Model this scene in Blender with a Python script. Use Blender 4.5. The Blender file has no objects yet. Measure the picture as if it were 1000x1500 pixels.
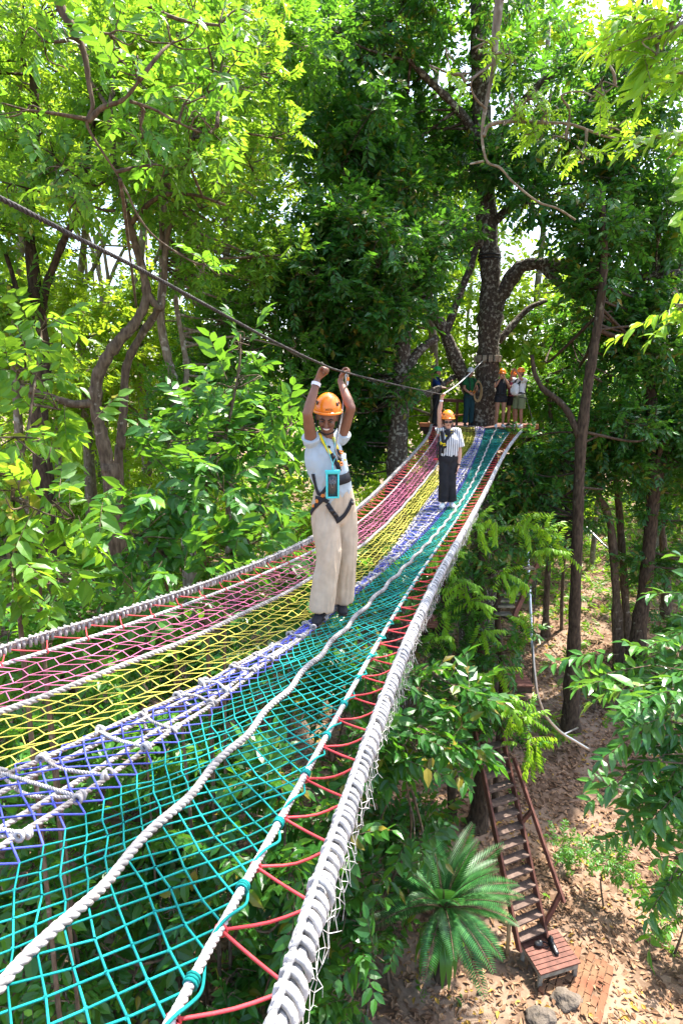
import bpy, math, random
import numpy as np
from mathutils import Vector, Matrix

R = math.radians
sc = bpy.context.scene
C = sc.collection
rng = np.random.default_rng(11)
random.seed(5)

# ------------------------------------------------------------------ camera
F_PX, PITCH = 850.0, R(12.0)
CP, SP = math.cos(PITCH), math.sin(PITCH)
cam = bpy.data.cameras.new('camera')
cam.sensor_fit = 'VERTICAL'
cam.sensor_height = 36.0
cam.lens = F_PX / 1500.0 * 36.0
cam.clip_start, cam.clip_end = 0.05, 600.0
cam_o = bpy.data.objects.new('camera', cam)
cam_o.rotation_euler = (R(90) - PITCH, 0, 0)
C.objects.link(cam_o)
sc.camera = cam_o

# ------------------------------------------------------------------ light
SUN_EL, SUN_AZ = R(63.0), R(44.0)          # azimuth measured from +Y towards +X
w = bpy.data.worlds.new('World')
sc.world = w
w.use_nodes = True
nt = w.node_tree
sky = nt.nodes.new('ShaderNodeTexSky')
sky.sky_type = 'NISHITA'
sky.sun_disc = False
sky.sun_elevation = SUN_EL
sky.sun_rotation = SUN_AZ
sky.air_density = 1.0
sky.dust_density = 3.0
bg = nt.nodes['Background']
bg.inputs['Strength'].default_value = 0.15
nt.links.new(sky.outputs['Color'], bg.inputs['Color'])
sl = bpy.data.lights.new('sun', 'SUN')
sl.energy = 4.2
sl.angle = R(0.6)
sl.color = (1.0, 0.95, 0.86)
so = bpy.data.objects.new('sun', sl)
C.objects.link(so)
SUNV = np.array([math.sin(SUN_AZ) * math.cos(SUN_EL), math.cos(SUN_AZ) * math.cos(SUN_EL), math.sin(SUN_EL)])
sdir = Vector((math.sin(SUN_AZ) * math.cos(SUN_EL), math.cos(SUN_AZ) * math.cos(SUN_EL), math.sin(SUN_EL)))
so.rotation_euler = sdir.to_track_quat('Z', 'Y').to_euler()
so.location = sdir * 40
sc.view_settings.view_transform = 'Standard'
sc.view_settings.look = 'None'
sc.view_settings.exposure = 2.15
sc.view_settings.gamma = 1.0
cy = sc.cycles
cy.max_bounces = 7
cy.diffuse_bounces = 4
cy.glossy_bounces = 2
cy.transmission_bounces = 4
cy.transparent_max_bounces = 4
cy.sample_clamp_indirect = 6.0
cy.use_denoising = True


# ------------------------------------------------------------------ helpers
def ray(px, py):
    u = 750.0 - py
    return np.array([px - 500.0, F_PX * CP + u * SP, u * CP - F_PX * SP])


def P(px, py, Y):
    """world point seen at photo pixel (px, py), Y metres in front"""
    d = ray(px, py)
    return d * (Y / d[1])


def nrm(a):
    a = np.asarray(a, float)
    return a / (np.linalg.norm(a, axis=-1, keepdims=True) + 1e-12)


WL = {}


def tag(o, label=None, cat=None, group=None, kind=None):
    if label: o['label'] = label
    if cat: o['category'] = cat
    if group: o['group'] = group
    if kind: o['kind'] = kind
    return o


def thing(name, label, cat, loc, group=None):
    o = bpy.data.objects.new(name, None)
    o.empty_display_size = 0.2
    C.objects.link(o)
    o.location = [float(x) for x in loc]
    WL[o.name] = np.array(loc, float)
    return tag(o, label, cat, group)


def catmull(pts, n=6):
    p = np.asarray(pts, float)
    if len(p) < 3:
        t = np.linspace(0, 1, n + 1)[:, None]
        return p[0] * (1 - t) + p[-1] * t
    q = np.vstack([2 * p[0] - p[1], p, 2 * p[-1] - p[-2]])
    out = []
    for i in range(1, len(q) - 2):
        a, b, c, d = q[i - 1], q[i], q[i + 1], q[i + 2]
        for t in np.arange(n) / n:
            out.append(.5 * (2 * b + (c - a) * t + (2 * a - 5 * b + 4 * c - d) * t * t + (3 * b - a - 3 * c + d) * t ** 3))
    out.append(p[-1])
    return np.array(out)


def frames(path):
    p = np.asarray(path, float)
    t = nrm(np.gradient(p, axis=0))
    ref = np.array([0, 0, 1.0]) if abs(t[0][2]) < .9 else np.array([1.0, 0, 0])
    n = nrm(np.cross(t[0], ref))
    N = np.empty_like(p)
    for i in range(len(p)):
        n = n - t[i] * np.dot(n, t[i])
        n = n / (np.linalg.norm(n) + 1e-12)
        N[i] = n
    return t, N, np.cross(t, N)


class MB:
    def __init__(self):
        self.v, self.f, self.m, self.n = [], [], [], 0

    def add(self, V, Fc, mi=0):
        V = np.asarray(V, float).reshape(-1, 3)
        Fc = np.asarray(Fc, np.int64)
        self.v.append(V)
        self.f.append(Fc + self.n)
        self.m.append(np.full(len(Fc), mi, np.int32))
        self.n += len(V)
        return self

    def tube(self, path, r, sides=6, cap=True, mi=0, flat=None, up=None):
        p = np.asarray(path, float)
        n = len(p)
        r = np.broadcast_to(np.asarray(r, float), (n,)) if np.ndim(r) < 2 else r
        t, N, B = frames(p)
        if up is not None:
            N = nrm(np.cross(t, np.asarray(up, float)))
            B = np.cross(N, t)
        a = np.arange(sides) * 2 * math.pi / sides
        f2 = 1.0 if flat is None else flat
        V = p[:, None, :] + r[:, None, None] * (np.cos(a)[None, :, None] * N[:, None, :] + f2 * np.sin(a)[None, :, None] * B[:, None, :])
        i = np.arange(n - 1)[:, None] * sides
        j = np.arange(sides)[None, :]
        k = (j + 1) % sides
        Q = np.stack([i + j, i + k, i + sides + k, i + sides + j], -1).reshape(-1, 4)
        self.add(V, Q, mi)
        if cap:
            b = self.n - n * sides
            for ring, s in ((0, 1), (n - 1, -1)):
                idx = b + ring * sides + np.arange(sides)
                self.v.append(p[ring][None]); c = self.n; self.n += 1
                T = np.stack([np.roll(idx, -1), idx, np.full(sides, c)], -1)
                if s < 0: T = T[:, ::-1]
                self.f.append(T); self.m.append(np.full(sides, mi, np.int32))
        return self

    def segs(self, A, B, r, sides=4, mi=0):
        A = np.asarray(A, float).reshape(-1, 3); B = np.asarray(B, float).reshape(-1, 3)
        t = nrm(B - A)
        ref = np.where(np.abs(t[:, 2:3]) < .9, np.array([[0, 0, 1.0]]), np.array([[1.0, 0, 0]]))
        N = nrm(np.cross(t, ref)); Bn = np.cross(t, N)
        a = np.arange(sides) * 2 * math.pi / sides
        r = np.broadcast_to(np.asarray(r, float), (len(A),))
        off = r[:, None, None] * (np.cos(a)[None, :, None] * N[:, None, :] + np.sin(a)[None, :, None] * Bn[:, None, :])
        V = np.concatenate([A[:, None, :] + off, B[:, None, :] + off], 1)
        j = np.arange(sides); k = (j + 1) % sides
        q = np.stack([j, k, sides + k, sides + j], -1)
        Q = (np.arange(len(A))[:, None, None] * 2 * sides + q[None]).reshape(-1, 4)
        return self.add(V, Q, mi)

    def box(self, c, size, ax=None, mi=0):
        """axes ax = 3 unit vectors (rows)"""
        s = np.asarray(size, float) / 2
        A = np.eye(3) if ax is None else np.asarray(ax, float)
        k = np.array([[x, y, z] for x in (-1, 1) for y in (-1, 1) for z in (-1, 1)], float) * s
        V = np.asarray(c, float) + k @ A
        Q = [[0, 1, 3, 2], [4, 6, 7, 5], [0, 4, 5, 1], [2, 3, 7, 6], [0, 2, 6, 4], [1, 5, 7, 3]]
        return self.add(V, Q, mi)

    def beam(self, a, b, wd, ht, up=(0, 0, 1), mi=0):
        a = np.asarray(a, float); b = np.asarray(b, float)
        t = nrm(b - a); s = nrm(np.cross(t, np.asarray(up, float))); u = np.cross(s, t)
        return self.box((a + b) / 2, (np.linalg.norm(b - a), wd, ht), np.array([t, s, u]), mi)

    def ball(self, c, rad, ax=None, nu=14, nv=9, mi=0, v0=0.0, v1=1.0):
        rad = np.broadcast_to(np.asarray(rad, float), (3,))
        A = np.eye(3) if ax is None else np.asarray(ax, float)
        th = np.linspace(v0 * math.pi, v1 * math.pi, nv)[:, None]
        ph = (np.arange(nu) * 2 * math.pi / nu)[None, :]
        L = np.stack([np.sin(th) * np.cos(ph), np.sin(th) * np.sin(ph), np.cos(th) + 0 * ph], -1).reshape(-1, 3) * rad
        V = np.asarray(c, float) + L @ A
        i = np.arange(nv - 1)[:, None] * nu; j = np.arange(nu)[None, :]; k = (j + 1) % nu
        Q = np.stack([i + j, i + nu + j, i + nu + k, i + k], -1).reshape(-1, 4)
        return self.add(V, Q, mi)

    def torus(self, c, a1, a2, Rm, rm, n1=14, n2=6, mi=0, arc=(0, 1)):
        a1 = np.asarray(a1, float); a2 = np.asarray(a2, float); a3 = np.cross(a1, a2)
        full = arc == (0, 1)
        t = np.linspace(arc[0], arc[1], n1 + (0 if full else 1), endpoint=not full)[:, None] * 2 * math.pi
        p = (np.arange(n2) * 2 * math.pi / n2)[None, :]
        rr = Rm + rm * np.cos(p)
        V = np.asarray(c, float) + (rr * np.cos(t))[..., None] * a1 + (rr * np.sin(t))[..., None] * a2 + (rm * np.sin(p) + 0 * t)[..., None] * a3
        m = V.shape[0]
        ii = np.arange(m if full else m - 1)[:, None]; jj = np.arange(n2)[None, :]
        ni = (ii + 1) % m; nj = (jj + 1) % n2
        Q = np.stack([ii * n2 + jj, ni * n2 + jj, ni * n2 + nj, ii * n2 + nj], -1).reshape(-1, 4)
        return self.add(V.reshape(-1, 3), Q, mi)

    def mesh(self, name, off=None, smooth=True):
        V = np.concatenate(self.v) if self.v else np.zeros((0, 3))
        if off is not None: V = V - off
        me = bpy.data.meshes.new(name)
        me.vertices.add(len(V))
        me.vertices.foreach_set('co', V.astype(np.float32).ravel())
        tot = np.concatenate([np.full(len(f), f.shape[1], np.int32) for f in self.f])
        loops = np.concatenate([f.ravel() for f in self.f]).astype(np.int32)
        me.loops.add(len(loops))
        me.loops.foreach_set('vertex_index', loops)
        me.polygons.add(len(tot))
        st = np.concatenate([[0], np.cumsum(tot)[:-1]]).astype(np.int32)
        me.polygons.foreach_set('loop_start', st)
        me.polygons.foreach_set('material_index', np.concatenate(self.m).astype(np.int32))
        me.polygons.foreach_set('use_smooth', np.full(len(tot), smooth, bool))
        me.update(calc_edges=True)
        return me

    def build(self, name, mats, parent=None, smooth=True, loc=None, bevel=0, label=None):
        off = WL[parent.name] if parent is not None else (np.asarray(loc, float) if loc is not None else None)
        me = self.mesh(name, off, smooth)
        for m in (mats if isinstance(mats, (list, tuple)) else [mats]): me.materials.append(m)
        o = bpy.data.objects.new(name, me)
        C.objects.link(o)
        if parent is not None:
            o.parent = parent
            WL[o.name] = off
        elif loc is not None:
            o.location = [float(x) for x in loc]
            WL[o.name] = off
        else:
            WL[o.name] = np.zeros(3)
        if bevel:
            b = o.modifiers.new('bevel', 'BEVEL'); b.width = bevel; b.segments = 2; b.limit_method = 'ANGLE'
        if label: o['label'] = label
        return o


# ------------------------------------------------------------------ materials
def mat(name, col, rough=.7, spec=.3, bump=0, scale=30, var=.0, metal=0, col2=None, nscale=None, detail=6, coat=0, dist=.004, isl=0.0):
    m = bpy.data.materials.new(name)
    m.use_nodes = True
    n = m.node_tree.nodes; l = m.node_tree.links
    b = n['Principled BSDF']
    b.inputs['Roughness'].default_value = rough
    b.inputs['Specular IOR Level'].default_value = spec
    b.inputs['Metallic'].default_value = metal
    b.inputs['Coat Weight'].default_value = coat
    tc = n.new('ShaderNodeTexCoord')
    nz = n.new('ShaderNodeTexNoise')
    nz.inputs['Scale'].default_value = nscale or scale
    nz.inputs['Detail'].default_value = detail
    l.new(tc.outputs['Object'], nz.inputs['Vector'])
    rp = n.new('ShaderNodeValToRGB')
    c = np.array(col, float)
    c2 = np.array(col2, float) if col2 is not None else c * (1 + var)
    c1 = c if col2 is not None else c * (1 - var)
    rp.color_ramp.elements[0].position = .35
    rp.color_ramp.elements[1].position = .65
    rp.color_ramp.elements[0].color = (*np.clip(c1, 0, 1), 1)
    rp.color_ramp.elements[1].color = (*np.clip(c2, 0, 1), 1)
    l.new(nz.outputs['Fac'], rp.inputs['Fac'])
    src = rp.outputs['Color']
    if isl:                                   # every strand or wrap weathered a little differently
        ge = n.new('ShaderNodeNewGeometry'); mm = n.new('ShaderNodeMapRange')
        mm.inputs['To Min'].default_value = 1 - isl; mm.inputs['To Max'].default_value = 1 + isl
        l.new(ge.outputs['Random Per Island'], mm.inputs['Value'])
        hv = n.new('ShaderNodeHueSaturation'); l.new(mm.outputs[0], hv.inputs['Value']); l.new(src, hv.inputs['Color'])
        src = hv.outputs['Color']
    l.new(src, b.inputs['Base Color'])
    if bump:
        n2 = n.new('ShaderNodeTexNoise'); n2.inputs['Scale'].default_value = scale; n2.inputs['Detail'].default_value = 8
        l.new(tc.outputs['Object'], n2.inputs['Vector'])
        bp = n.new('ShaderNodeBump'); bp.inputs['Strength'].default_value = bump; bp.inputs['Distance'].default_value = dist
        l.new(n2.outputs['Fac'], bp.inputs['Height'])
        l.new(bp.outputs['Normal'], b.inputs['Normal'])
    return m


def leaf_mat(name, dark, light, trans, tfac=.4, rough=.38, spec=.5, nscale=.5, odd=None):
    """leaf: two greens varied leaf by leaf, light passing through the blade"""
    m = bpy.data.materials.new(name)
    m.use_nodes = True
    n = m.node_tree.nodes; l = m.node_tree.links
    b = n['Principled BSDF']
    out = n['Material Output']
    geo = n.new('ShaderNodeNewGeometry')
    rp = n.new('ShaderNodeValToRGB')
    e = rp.color_ramp.elements
    e[0].position = 0; e[0].color = (*dark, 1)
    e[1].position = .9; e[1].color = (*light, 1)
    if odd is not None:
        e[1].position = .93
        x = e.new(.965); x.color = (*odd, 1)
    tc = n.new('ShaderNodeTexCoord')
    nz = n.new('ShaderNodeTexNoise'); nz.inputs['Scale'].default_value = nscale; nz.inputs['Detail'].default_value = 2
    l.new(tc.outputs['Object'], nz.inputs['Vector'])
    mr = n.new('ShaderNodeMath'); mr.operation = 'MULTIPLY_ADD'
    mr.inputs[1].default_value = 1.1; mr.inputs[2].default_value = -.55
    l.new(nz.outputs['Fac'], mr.inputs[0])
    ad = n.new('ShaderNodeMath'); ad.operation = 'ADD'; ad.use_clamp = True
    l.new(geo.outputs['Random Per Island'], ad.inputs[0]); l.new(mr.outputs[0], ad.inputs[1])
    l.new(ad.outputs[0], rp.inputs['Fac'])
    l.new(rp.outputs['Color'], b.inputs['Base Color'])
    b.inputs['Roughness'].default_value = rough
    b.inputs['Specular IOR Level'].default_value = spec
    tr = n.new('ShaderNodeBsdfTranslucent')
    hs = n.new('ShaderNodeMix'); hs.data_type = 'RGBA'; hs.blend_type = 'MIX'
    hs.inputs[0].default_value = .75
    l.new(rp.outputs['Color'], hs.inputs[6]); hs.inputs[7].default_value = (*trans, 1)
    l.new(hs.outputs[2], tr.inputs['Color'])
    mx = n.new('ShaderNodeMixShader'); mx.inputs[0].default_value = tfac
    l.new(b.outputs[0], mx.inputs[1]); l.new(tr.outputs[0], mx.inputs[2])
    l.new(mx.outputs[0], out.inputs['Surface'])
    return m


def bark_mat(name, c1, c2, lich=(.42, .42, .36), lamt=.55, scale=6):
    m = bpy.data.materials.new(name)
    m.use_nodes = True
    n = m.node_tree.nodes; l = m.node_tree.links
    b = n['Principled BSDF']
    b.inputs['Roughness'].default_value = .9
    b.inputs['Specular IOR Level'].default_value = .2
    tc = n.new('ShaderNodeTexCoord')
    mp = n.new('ShaderNodeMapping'); mp.inputs['Scale'].default_value = (1, 1, .3)
    l.new(tc.outputs['Object'], mp.inputs['Vector'])
    nz = n.new('ShaderNodeTexNoise'); nz.inputs['Scale'].default_value = scale * 3; nz.inputs['Detail'].default_value = 10
    l.new(mp.outputs[0], nz.inputs['Vector'])
    rp = n.new('ShaderNodeValToRGB')
    rp.color_ramp.elements[0].position = .35; rp.color_ramp.elements[0].color = (*c1, 1)
    rp.color_ramp.elements[1].position = .68; rp.color_ramp.elements[1].color = (*c2, 1)
    l.new(nz.outputs['Fac'], rp.inputs['Fac'])
    n2 = n.new('ShaderNodeTexNoise'); n2.inputs['Scale'].default_value = scale; n2.inputs['Detail'].default_value = 7
    l.new(tc.outputs['Object'], n2.inputs['Vector'])
    r2 = n.new('ShaderNodeValToRGB')
    r2.color_ramp.elements[0].position = lamt; r2.color_ramp.elements[1].position = lamt + .06
    l.new(n2.outputs['Fac'], r2.inputs['Fac'])
    mx = n.new('ShaderNodeMix'); mx.data_type = 'RGBA'
    l.new(r2.outputs['Color'], mx.inputs[0]); l.new(rp.outputs['Color'], mx.inputs[6]); mx.inputs[7].default_value = (*lich, 1)
    l.new(mx.outputs[2], b.inputs['Base Color'])
    bp = n.new('ShaderNodeBump'); bp.inputs['Strength'].default_value = .8; bp.inputs['Distance'].default_value = .03
    l.new(nz.outputs['Fac'], bp.inputs['Height']); l.new(bp.outputs['Normal'], b.inputs['Normal'])
    return m


M = {
    'rope': mat('weathered_rope', (.20, .185, .18), .9, .2, 1.0, 70, .25, col2=(.38, .36, .35), nscale=22, isl=.22),
    'rope_w': mat('white_rope', (.27, .265, .26), .9, .2, 1.0, 70, .15, col2=(.47, .46, .455), nscale=16, isl=.2),
    'rope_d': mat('dark_rope', (.20, .18, .17), .9, .2, .9, 160, col2=(.34, .31, .29), nscale=20),
    'red': mat('red_cord', (.48, .045, .055), .6, .3, .3, 200, .2, nscale=9, isl=.12),
    'pink': mat('pink_cord', (.50, .14, .25), .75, .2, .6, 120, .35, nscale=4, isl=.18),
    'yellow': mat('yellow_cord', (.50, .46, .08), .75, .2, .6, 120, .3, nscale=4, isl=.18),
    'blue': mat('blue_cord', (.06, .075, .34), .75, .2, .6, 120, .35, nscale=4, isl=.2),
    'teal': mat('teal_cord', (.0, .14, .13), .8, .2, .6, 120, .2, nscale=4, col2=(.01, .25, .24), isl=.22),
    'wood': mat('red_brown_timber', (.12, .048, .034), .75, .3, .4, 40, .3, nscale=7),
    'wood_o': mat('orange_timber', (.36, .12, .045), .7, .3, .4, 40, .25, nscale=7),
    'tread': mat('worn_grey_tread', (.11, .075, .06), .85, .2, .5, 40, .3, nscale=9),
    'grey_wood': mat('grey_timber', (.24, .21, .16), .85, .2, .5, 40, .3, nscale=9),
    'dark_wood': mat('dark_timber', (.05, .03, .025), .8, .2, .4, 40, .3, nscale=9),
    'steel': mat('galvanised_steel', (.55, .55, .55), .35, .5, 0, 30, .15, metal=.9),
    'cable': mat('dark_cable', (.028, .024, .024), .7, .4, .5, 200, .3),
    'black': mat('black_webbing', (.018, .018, .022), .7, .3, .3, 300, .3),
    'blackp': mat('black_plastic', (.012, .012, .014), .4, .5),
    'orange': mat('orange_helmet_shell', (.85, .22, .008), .28, .5, 0, 30, .03, coat=.3),
    'green_h': mat('green_helmet_shell', (.01, .30, .06), .3, .5),
    'white_h': mat('white_helmet_shell', (.62, .64, .68), .3, .5),
    'amber': mat('amber_anodised', (.75, .22, .02), .35, .5),
    'yel_web': mat('yellow_webbing', (.75, .58, .02), .6, .3, .3, 300, .1),
    'tq': mat('turquoise_plastic', (.05, .55, .55), .3, .5, 0, 20, .05),
    'tee': mat('pale_blue_white_cotton', (.38, .44, .47), .9, .15, .25, 60, .05, nscale=9),
    'linen': mat('beige_linen', (.46, .37, .27), .92, .15, .35, 90, .08, nscale=14),
    'skin_d': mat('brown_skin', (.195, .088, .052), .5, .4, .1, 90, .1, nscale=12),
    'skin_l': mat('fair_skin', (.50, .27, .19), .5, .4, .1, 90, .08, nscale=12),
    'skin_t': mat('tan_skin', (.33, .16, .10), .5, .4, .1, 90, .08, nscale=12),
    'hair': mat('dark_hair', (.015, .01, .008), .6, .3, .5, 120, .3),
    'hair_b': mat('brown_hair', (.06, .032, .018), .6, .3, .5, 120, .3),
    'white': mat('white_cloth', (.68, .68, .70), .9, .15, .25, 60, .05),
    'eye': mat('eye_white', (.6, .57, .54), .3, .5),
    'iris': mat('dark_iris', (.012, .007, .005), .2, .5),
    'teeth': mat('teeth_white', (.75, .73, .68), .3, .5),
    'lip': mat('brown_lip', (.20, .07, .055), .45, .4),
    'navy': mat('navy_cloth', (.012, .035, .13), .9, .15, .2, 60, .15),
    'dgreen': mat('green_cloth', (.012, .085, .03), .9, .15, .2, 60, .15),
    'olive': mat('olive_cloth', (.17, .19, .10), .9, .15, .2, 60, .12),
    'pinkc': mat('pink_cloth', (.45, .10, .16), .9, .15, .2, 60, .15),
    'blackc': mat('black_cloth', (.014, .014, .018), .75, .25, .3, 50, .3, nscale=8),
    'tealc': mat('dark_teal_cloth', (.012, .04, .05), .85, .2, .2, 60, .2),
    'tan_rope': mat('tan_rope', (.36, .24, .12), .9, .2, .8, 120, .2),
    'stone': mat('grey_stone', (.11, .09, .072), .9, .2, 1.0, 14, .25, nscale=6, dist=.05),
    'brick': mat('worn_brick', (.17, .10, .055), .9, .2, .8, 30, .3, nscale=2.2, col2=(.15, .055, .03)),
    'phone': mat('phone_glass', (.025, .03, .032), .12, .6),
    'bark': bark_mat('lichen_bark', (.03, .022, .017), (.10, .078, .06), (.23, .215, .175), .54, 11),
    'bark2': bark_mat('brown_bark', (.03, .02, .013), (.095, .066, .042), (.16, .14, .10), .66),
    'bark3': bark_mat('pale_bark', (.12, .09, .06), (.26, .21, .15), (.34, .31, .25), .58),
    'bark4': bark_mat('vine_bark', (.06, .04, .026), (.16, .115, .075), (.24, .20, .15), .64),
}
LF = {
    'dark': leaf_mat('dark_glossy_leaf', (.014, .075, .014), (.045, .165, .022), (.15, .38, .02), .42, .36, .45, odd=(.20, .16, .02)),
    'mid': leaf_mat('mid_green_leaf', (.022, .10, .012), (.07, .22, .022), (.24, .50, .025), .46, .38, .45),
    'light': leaf_mat('fresh_green_leaf', (.035, .13, .012), (.12, .28, .025), (.36, .60, .03), .5, .42, .4, odd=(.30, .25, .03)),
    'lime': leaf_mat('lime_young_leaf', (.12, .30, .010), (.20, .42, .03), (.44, .66, .03), .45, .42, .4),
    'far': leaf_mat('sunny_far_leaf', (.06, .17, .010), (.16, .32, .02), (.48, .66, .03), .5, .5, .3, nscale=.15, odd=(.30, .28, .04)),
    'glossy': leaf_mat('long_glossy_leaf', (.025, .11, .025), (.07, .20, .03), (.20, .42, .03), .3, .30, .55, nscale=1.2, odd=(.16, .34, .02)),
    'broad': leaf_mat('broad_soft_leaf', (.018, .09, .014), (.058, .19, .024), (.22, .46, .025), .38, .38, .45, nscale=.9, odd=(.18, .38, .02)),
    'cycad': leaf_mat('cycad_frond', (.02, .10, .025), (.055, .18, .045), (.12, .34, .03), .25, .4, .4),
    'litter': leaf_mat('fallen_leaf', (.10, .05, .026), (.36, .22, .13), (.3, .18, .08), .08, .8, .2, nscale=.8, odd=(.36, .22, .04)),
}

# ------------------------------------------------------------------ ground
def ground_z(x, y):
    x = np.asarray(x, float); y = np.asarray(y, float)
    z = -10.4 + .10 * np.clip(y - 9, 0, 34) + .004 * np.clip(y - 24, 0, 30) ** 1.6
    z = z + .20 * np.clip(-x - 1.0, 0, 12)
    z = z + .12 * np.sin(x * .7 + 1) * np.cos(y * .55) + .05 * np.sin(x * 2.1) * np.sin(y * 1.7 + .5)
    return z


def ground_mat():
    m = bpy.data.materials.new('leafy_earth')
    m.use_nodes = True
    n = m.node_tree.nodes; l = m.node_tree.links
    b = n['Principled BSDF']; b.inputs['Roughness'].default_value = .95; b.inputs['Specular IOR Level'].default_value = .15
    tc = n.new('ShaderNodeTexCoord')
    vo = n.new('ShaderNodeTexVoronoi'); vo.inputs['Scale'].default_value = 9
    l.new(tc.outputs['Object'], vo.inputs['Vector'])
    sep = n.new('ShaderNodeSeparateColor'); l.new(vo.outputs['Color'], sep.inputs[0])
    rp = n.new('ShaderNodeValToRGB')
    rp.color_ramp.elements[0].color = (.06, .034, .02, 1); rp.color_ramp.elements[1].color = (.22, .145, .10, 1)
    x = rp.color_ramp.elements.new(.5); x.color = (.13, .08, .05, 1)
    l.new(sep.outputs[0], rp.inputs['Fac'])
    nz = n.new('ShaderNodeTexNoise'); nz.inputs['Scale'].default_value = .8; nz.inputs['Detail'].default_value = 8
    l.new(tc.outputs['Object'], nz.inputs['Vector'])
    r2 = n.new('ShaderNodeValToRGB'); r2.color_ramp.elements[0].position = .45; r2.color_ramp.elements[1].position = .62
    l.new(nz.outputs['Fac'], r2.inputs['Fac'])
    mx = n.new('ShaderNodeMix'); mx.data_type = 'RGBA'
    l.new(r2.outputs['Color'], mx.inputs[0]); l.new(rp.outputs['Color'], mx.inputs[6]); mx.inputs[7].default_value = (.22, .155, .11, 1)
    l.new(mx.outputs[2], b.inputs['Base Color'])
    bp = n.new('ShaderNodeBump'); bp.inputs['Strength'].default_value = .5; bp.inputs['Distance'].default_value = .03
    n3 = n.new('ShaderNodeTexNoise'); n3.inputs['Scale'].default_value = 12; n3.inputs['Detail'].default_value = 10
    l.new(tc.outputs['Object'], n3.inputs['Vector']); l.new(n3.outputs['Fac'], bp.inputs['Height'])
    l.new(bp.outputs['Normal'], b.inputs['Normal'])
    return m


gx = np.concatenate([np.linspace(-150, -30, 16), np.linspace(-29, 35, 110), np.linspace(37, 150, 16)])
gy = np.concatenate([np.linspace(-60, -4, 12), np.linspace(-3, 45, 100), np.linspace(47, 220, 22)])
GX, GY = np.meshgrid(gx, gy)
GZ = ground_z(GX, GY)
nx_, ny_ = len(gx), len(gy)
i_ = (np.arange(ny_ - 1)[:, None] * nx_ + np.arange(nx_ - 1)[None]).ravel()
mb = MB().add(np.stack([GX, GY, GZ], -1), np.stack([i_, i_ + 1, i_ + nx_ + 1, i_ + nx_], -1))
tag(mb.build('ground', ground_mat()), kind='structure')


def GP(px, py):
    """where the line of sight through a photo pixel meets the ground"""
    d = ray(px, py)
    lo, hi = 1.0, 80.0
    for _ in range(60):
        m_ = (lo + hi) / 2
        p = d * (m_ / d[1])
        if p[2] > ground_z(p[0], p[1]): lo = m_
        else: hi = m_
    return d * (lo / d[1])


def on_ground(x, y, dz=0):
    return np.array([x, y, float(ground_z(x, y)) + dz])


# ------------------------------------------------------------------ net bridge
LINES = [
    [(0, 945), (150, 912), (250, 880), (350, 838), (440, 795), (520, 745), (570, 705), (604, 668), (622, 640), (632, 624)],
    [(0, 974), (160, 924), (240, 900), (400, 834), (462, 804), (520, 768), (580, 718), (606, 680), (628, 658), (643, 626)],
    [(0, 1044), (120, 996), (280, 934), (360, 900), (400, 878), (458, 847), (520, 804), (580, 752), (615, 715), (640, 680), (666, 626)],
    [(0, 1132), (48, 1108), (144, 1068), (308, 990), (410, 938), (456, 916), (520, 866), (580, 788), (640, 718), (667, 680), (694, 627)],
    [(0, 1290), (140, 1182), (220, 1118), (304, 1050), (400, 972), (448, 936), (524, 874), (580, 820), (648, 752), (670, 724), (711, 628)],
    [(0, 1460), (80, 1372), (160, 1292), (220, 1228), (280, 1160), (344, 1088), (400, 1040), (448, 990), (524, 905), (580, 843), (660, 758), (680, 728), (727, 628)],
    [(256, 1492), (308, 1404), (396, 1224), (456, 1120), (520, 996), (580, 900), (596, 874), (646, 796), (682, 738), (720, 674), (749, 629)],
    [(412, 1500), (452, 1360), (488, 1244), (536, 1120), (572, 1000), (616, 900), (660, 810), (692, 756), (724, 692), (766, 629)],
]
DROP = [0, .04, .10, .13, .13, .10, .04, 0]
ZC_Y = np.array([0, .6, 1.06, 2, 3.5, 5, 7, 8.6, 10.5, 12.3, 14, 16, 17.5, 19])
ZC_Z = np.array([-1.22, -1.3, -1.40, -1.55, -1.645, -1.72, -1.82, -1.85, -1.82, -1.70, -1.54, -1.33, -1.14, -.95])
_yy = np.linspace(0, 19, 400)
_zz = np.convolve(np.pad(np.interp(_yy, ZC_Y, ZC_Z), 20, mode='edge'), np.ones(41) / 41, 'valid')
_zz[0:25] = np.interp(_yy[:25], ZC_Y, ZC_Z)


def edge_z(y): return np.interp(y, _yy, _zz)


def drop_shape(y): return np.interp(y, [0, 1, 4, 12, 15.5, 17.2], [.7, .85, 1, 1, .6, 0])


XFIT = []
for k, px in enumerate(LINES):
    S = []
    for (a, b) in px:
        d = ray(a, b); lo, hi = .5, 19.0
        for _ in range(50):
            y = (lo + hi) / 2
            if y * d[2] / d[1] > edge_z(y) - DROP[k] * drop_shape(y): lo = y
            else: hi = y
        S.append((lo, d[0] / d[1] * lo))
    S = np.array(S)
    co = np.polyfit(S[:, 0], S[:, 1], 4)
    y0, y1 = S[0, 0], S[-1, 0]
    sl0 = min(max(np.polyval(np.polyder(co), y0), .25), .42)
    XFIT.append((co, y0, y1, sl0))


def line_x(k, y):
    co, y0, y1, s0 = XFIT[k]
    y = np.asarray(y, float)
    yc = np.clip(y, y0, y1)
    return np.polyval(co, yc) + np.where(y < y0, (y - y0) * s0, 0) + np.where(y > y1, (y - y1) * .35, 0)


TAN = math.tan(R(18))
U = np.linspace(.25, 17.55, 700)
LP = np.zeros((8, len(U), 3))
xc = line_x(4, U)
for k in range(8):
    Yk = U.copy()
    for _ in range(12):
        Yk = U - (line_x(k, Yk) - xc) * TAN
    LP[k] = np.stack([line_x(k, Yk), Yk, edge_z(Yk) - DROP[k] * drop_shape(Yk)], -1)


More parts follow.
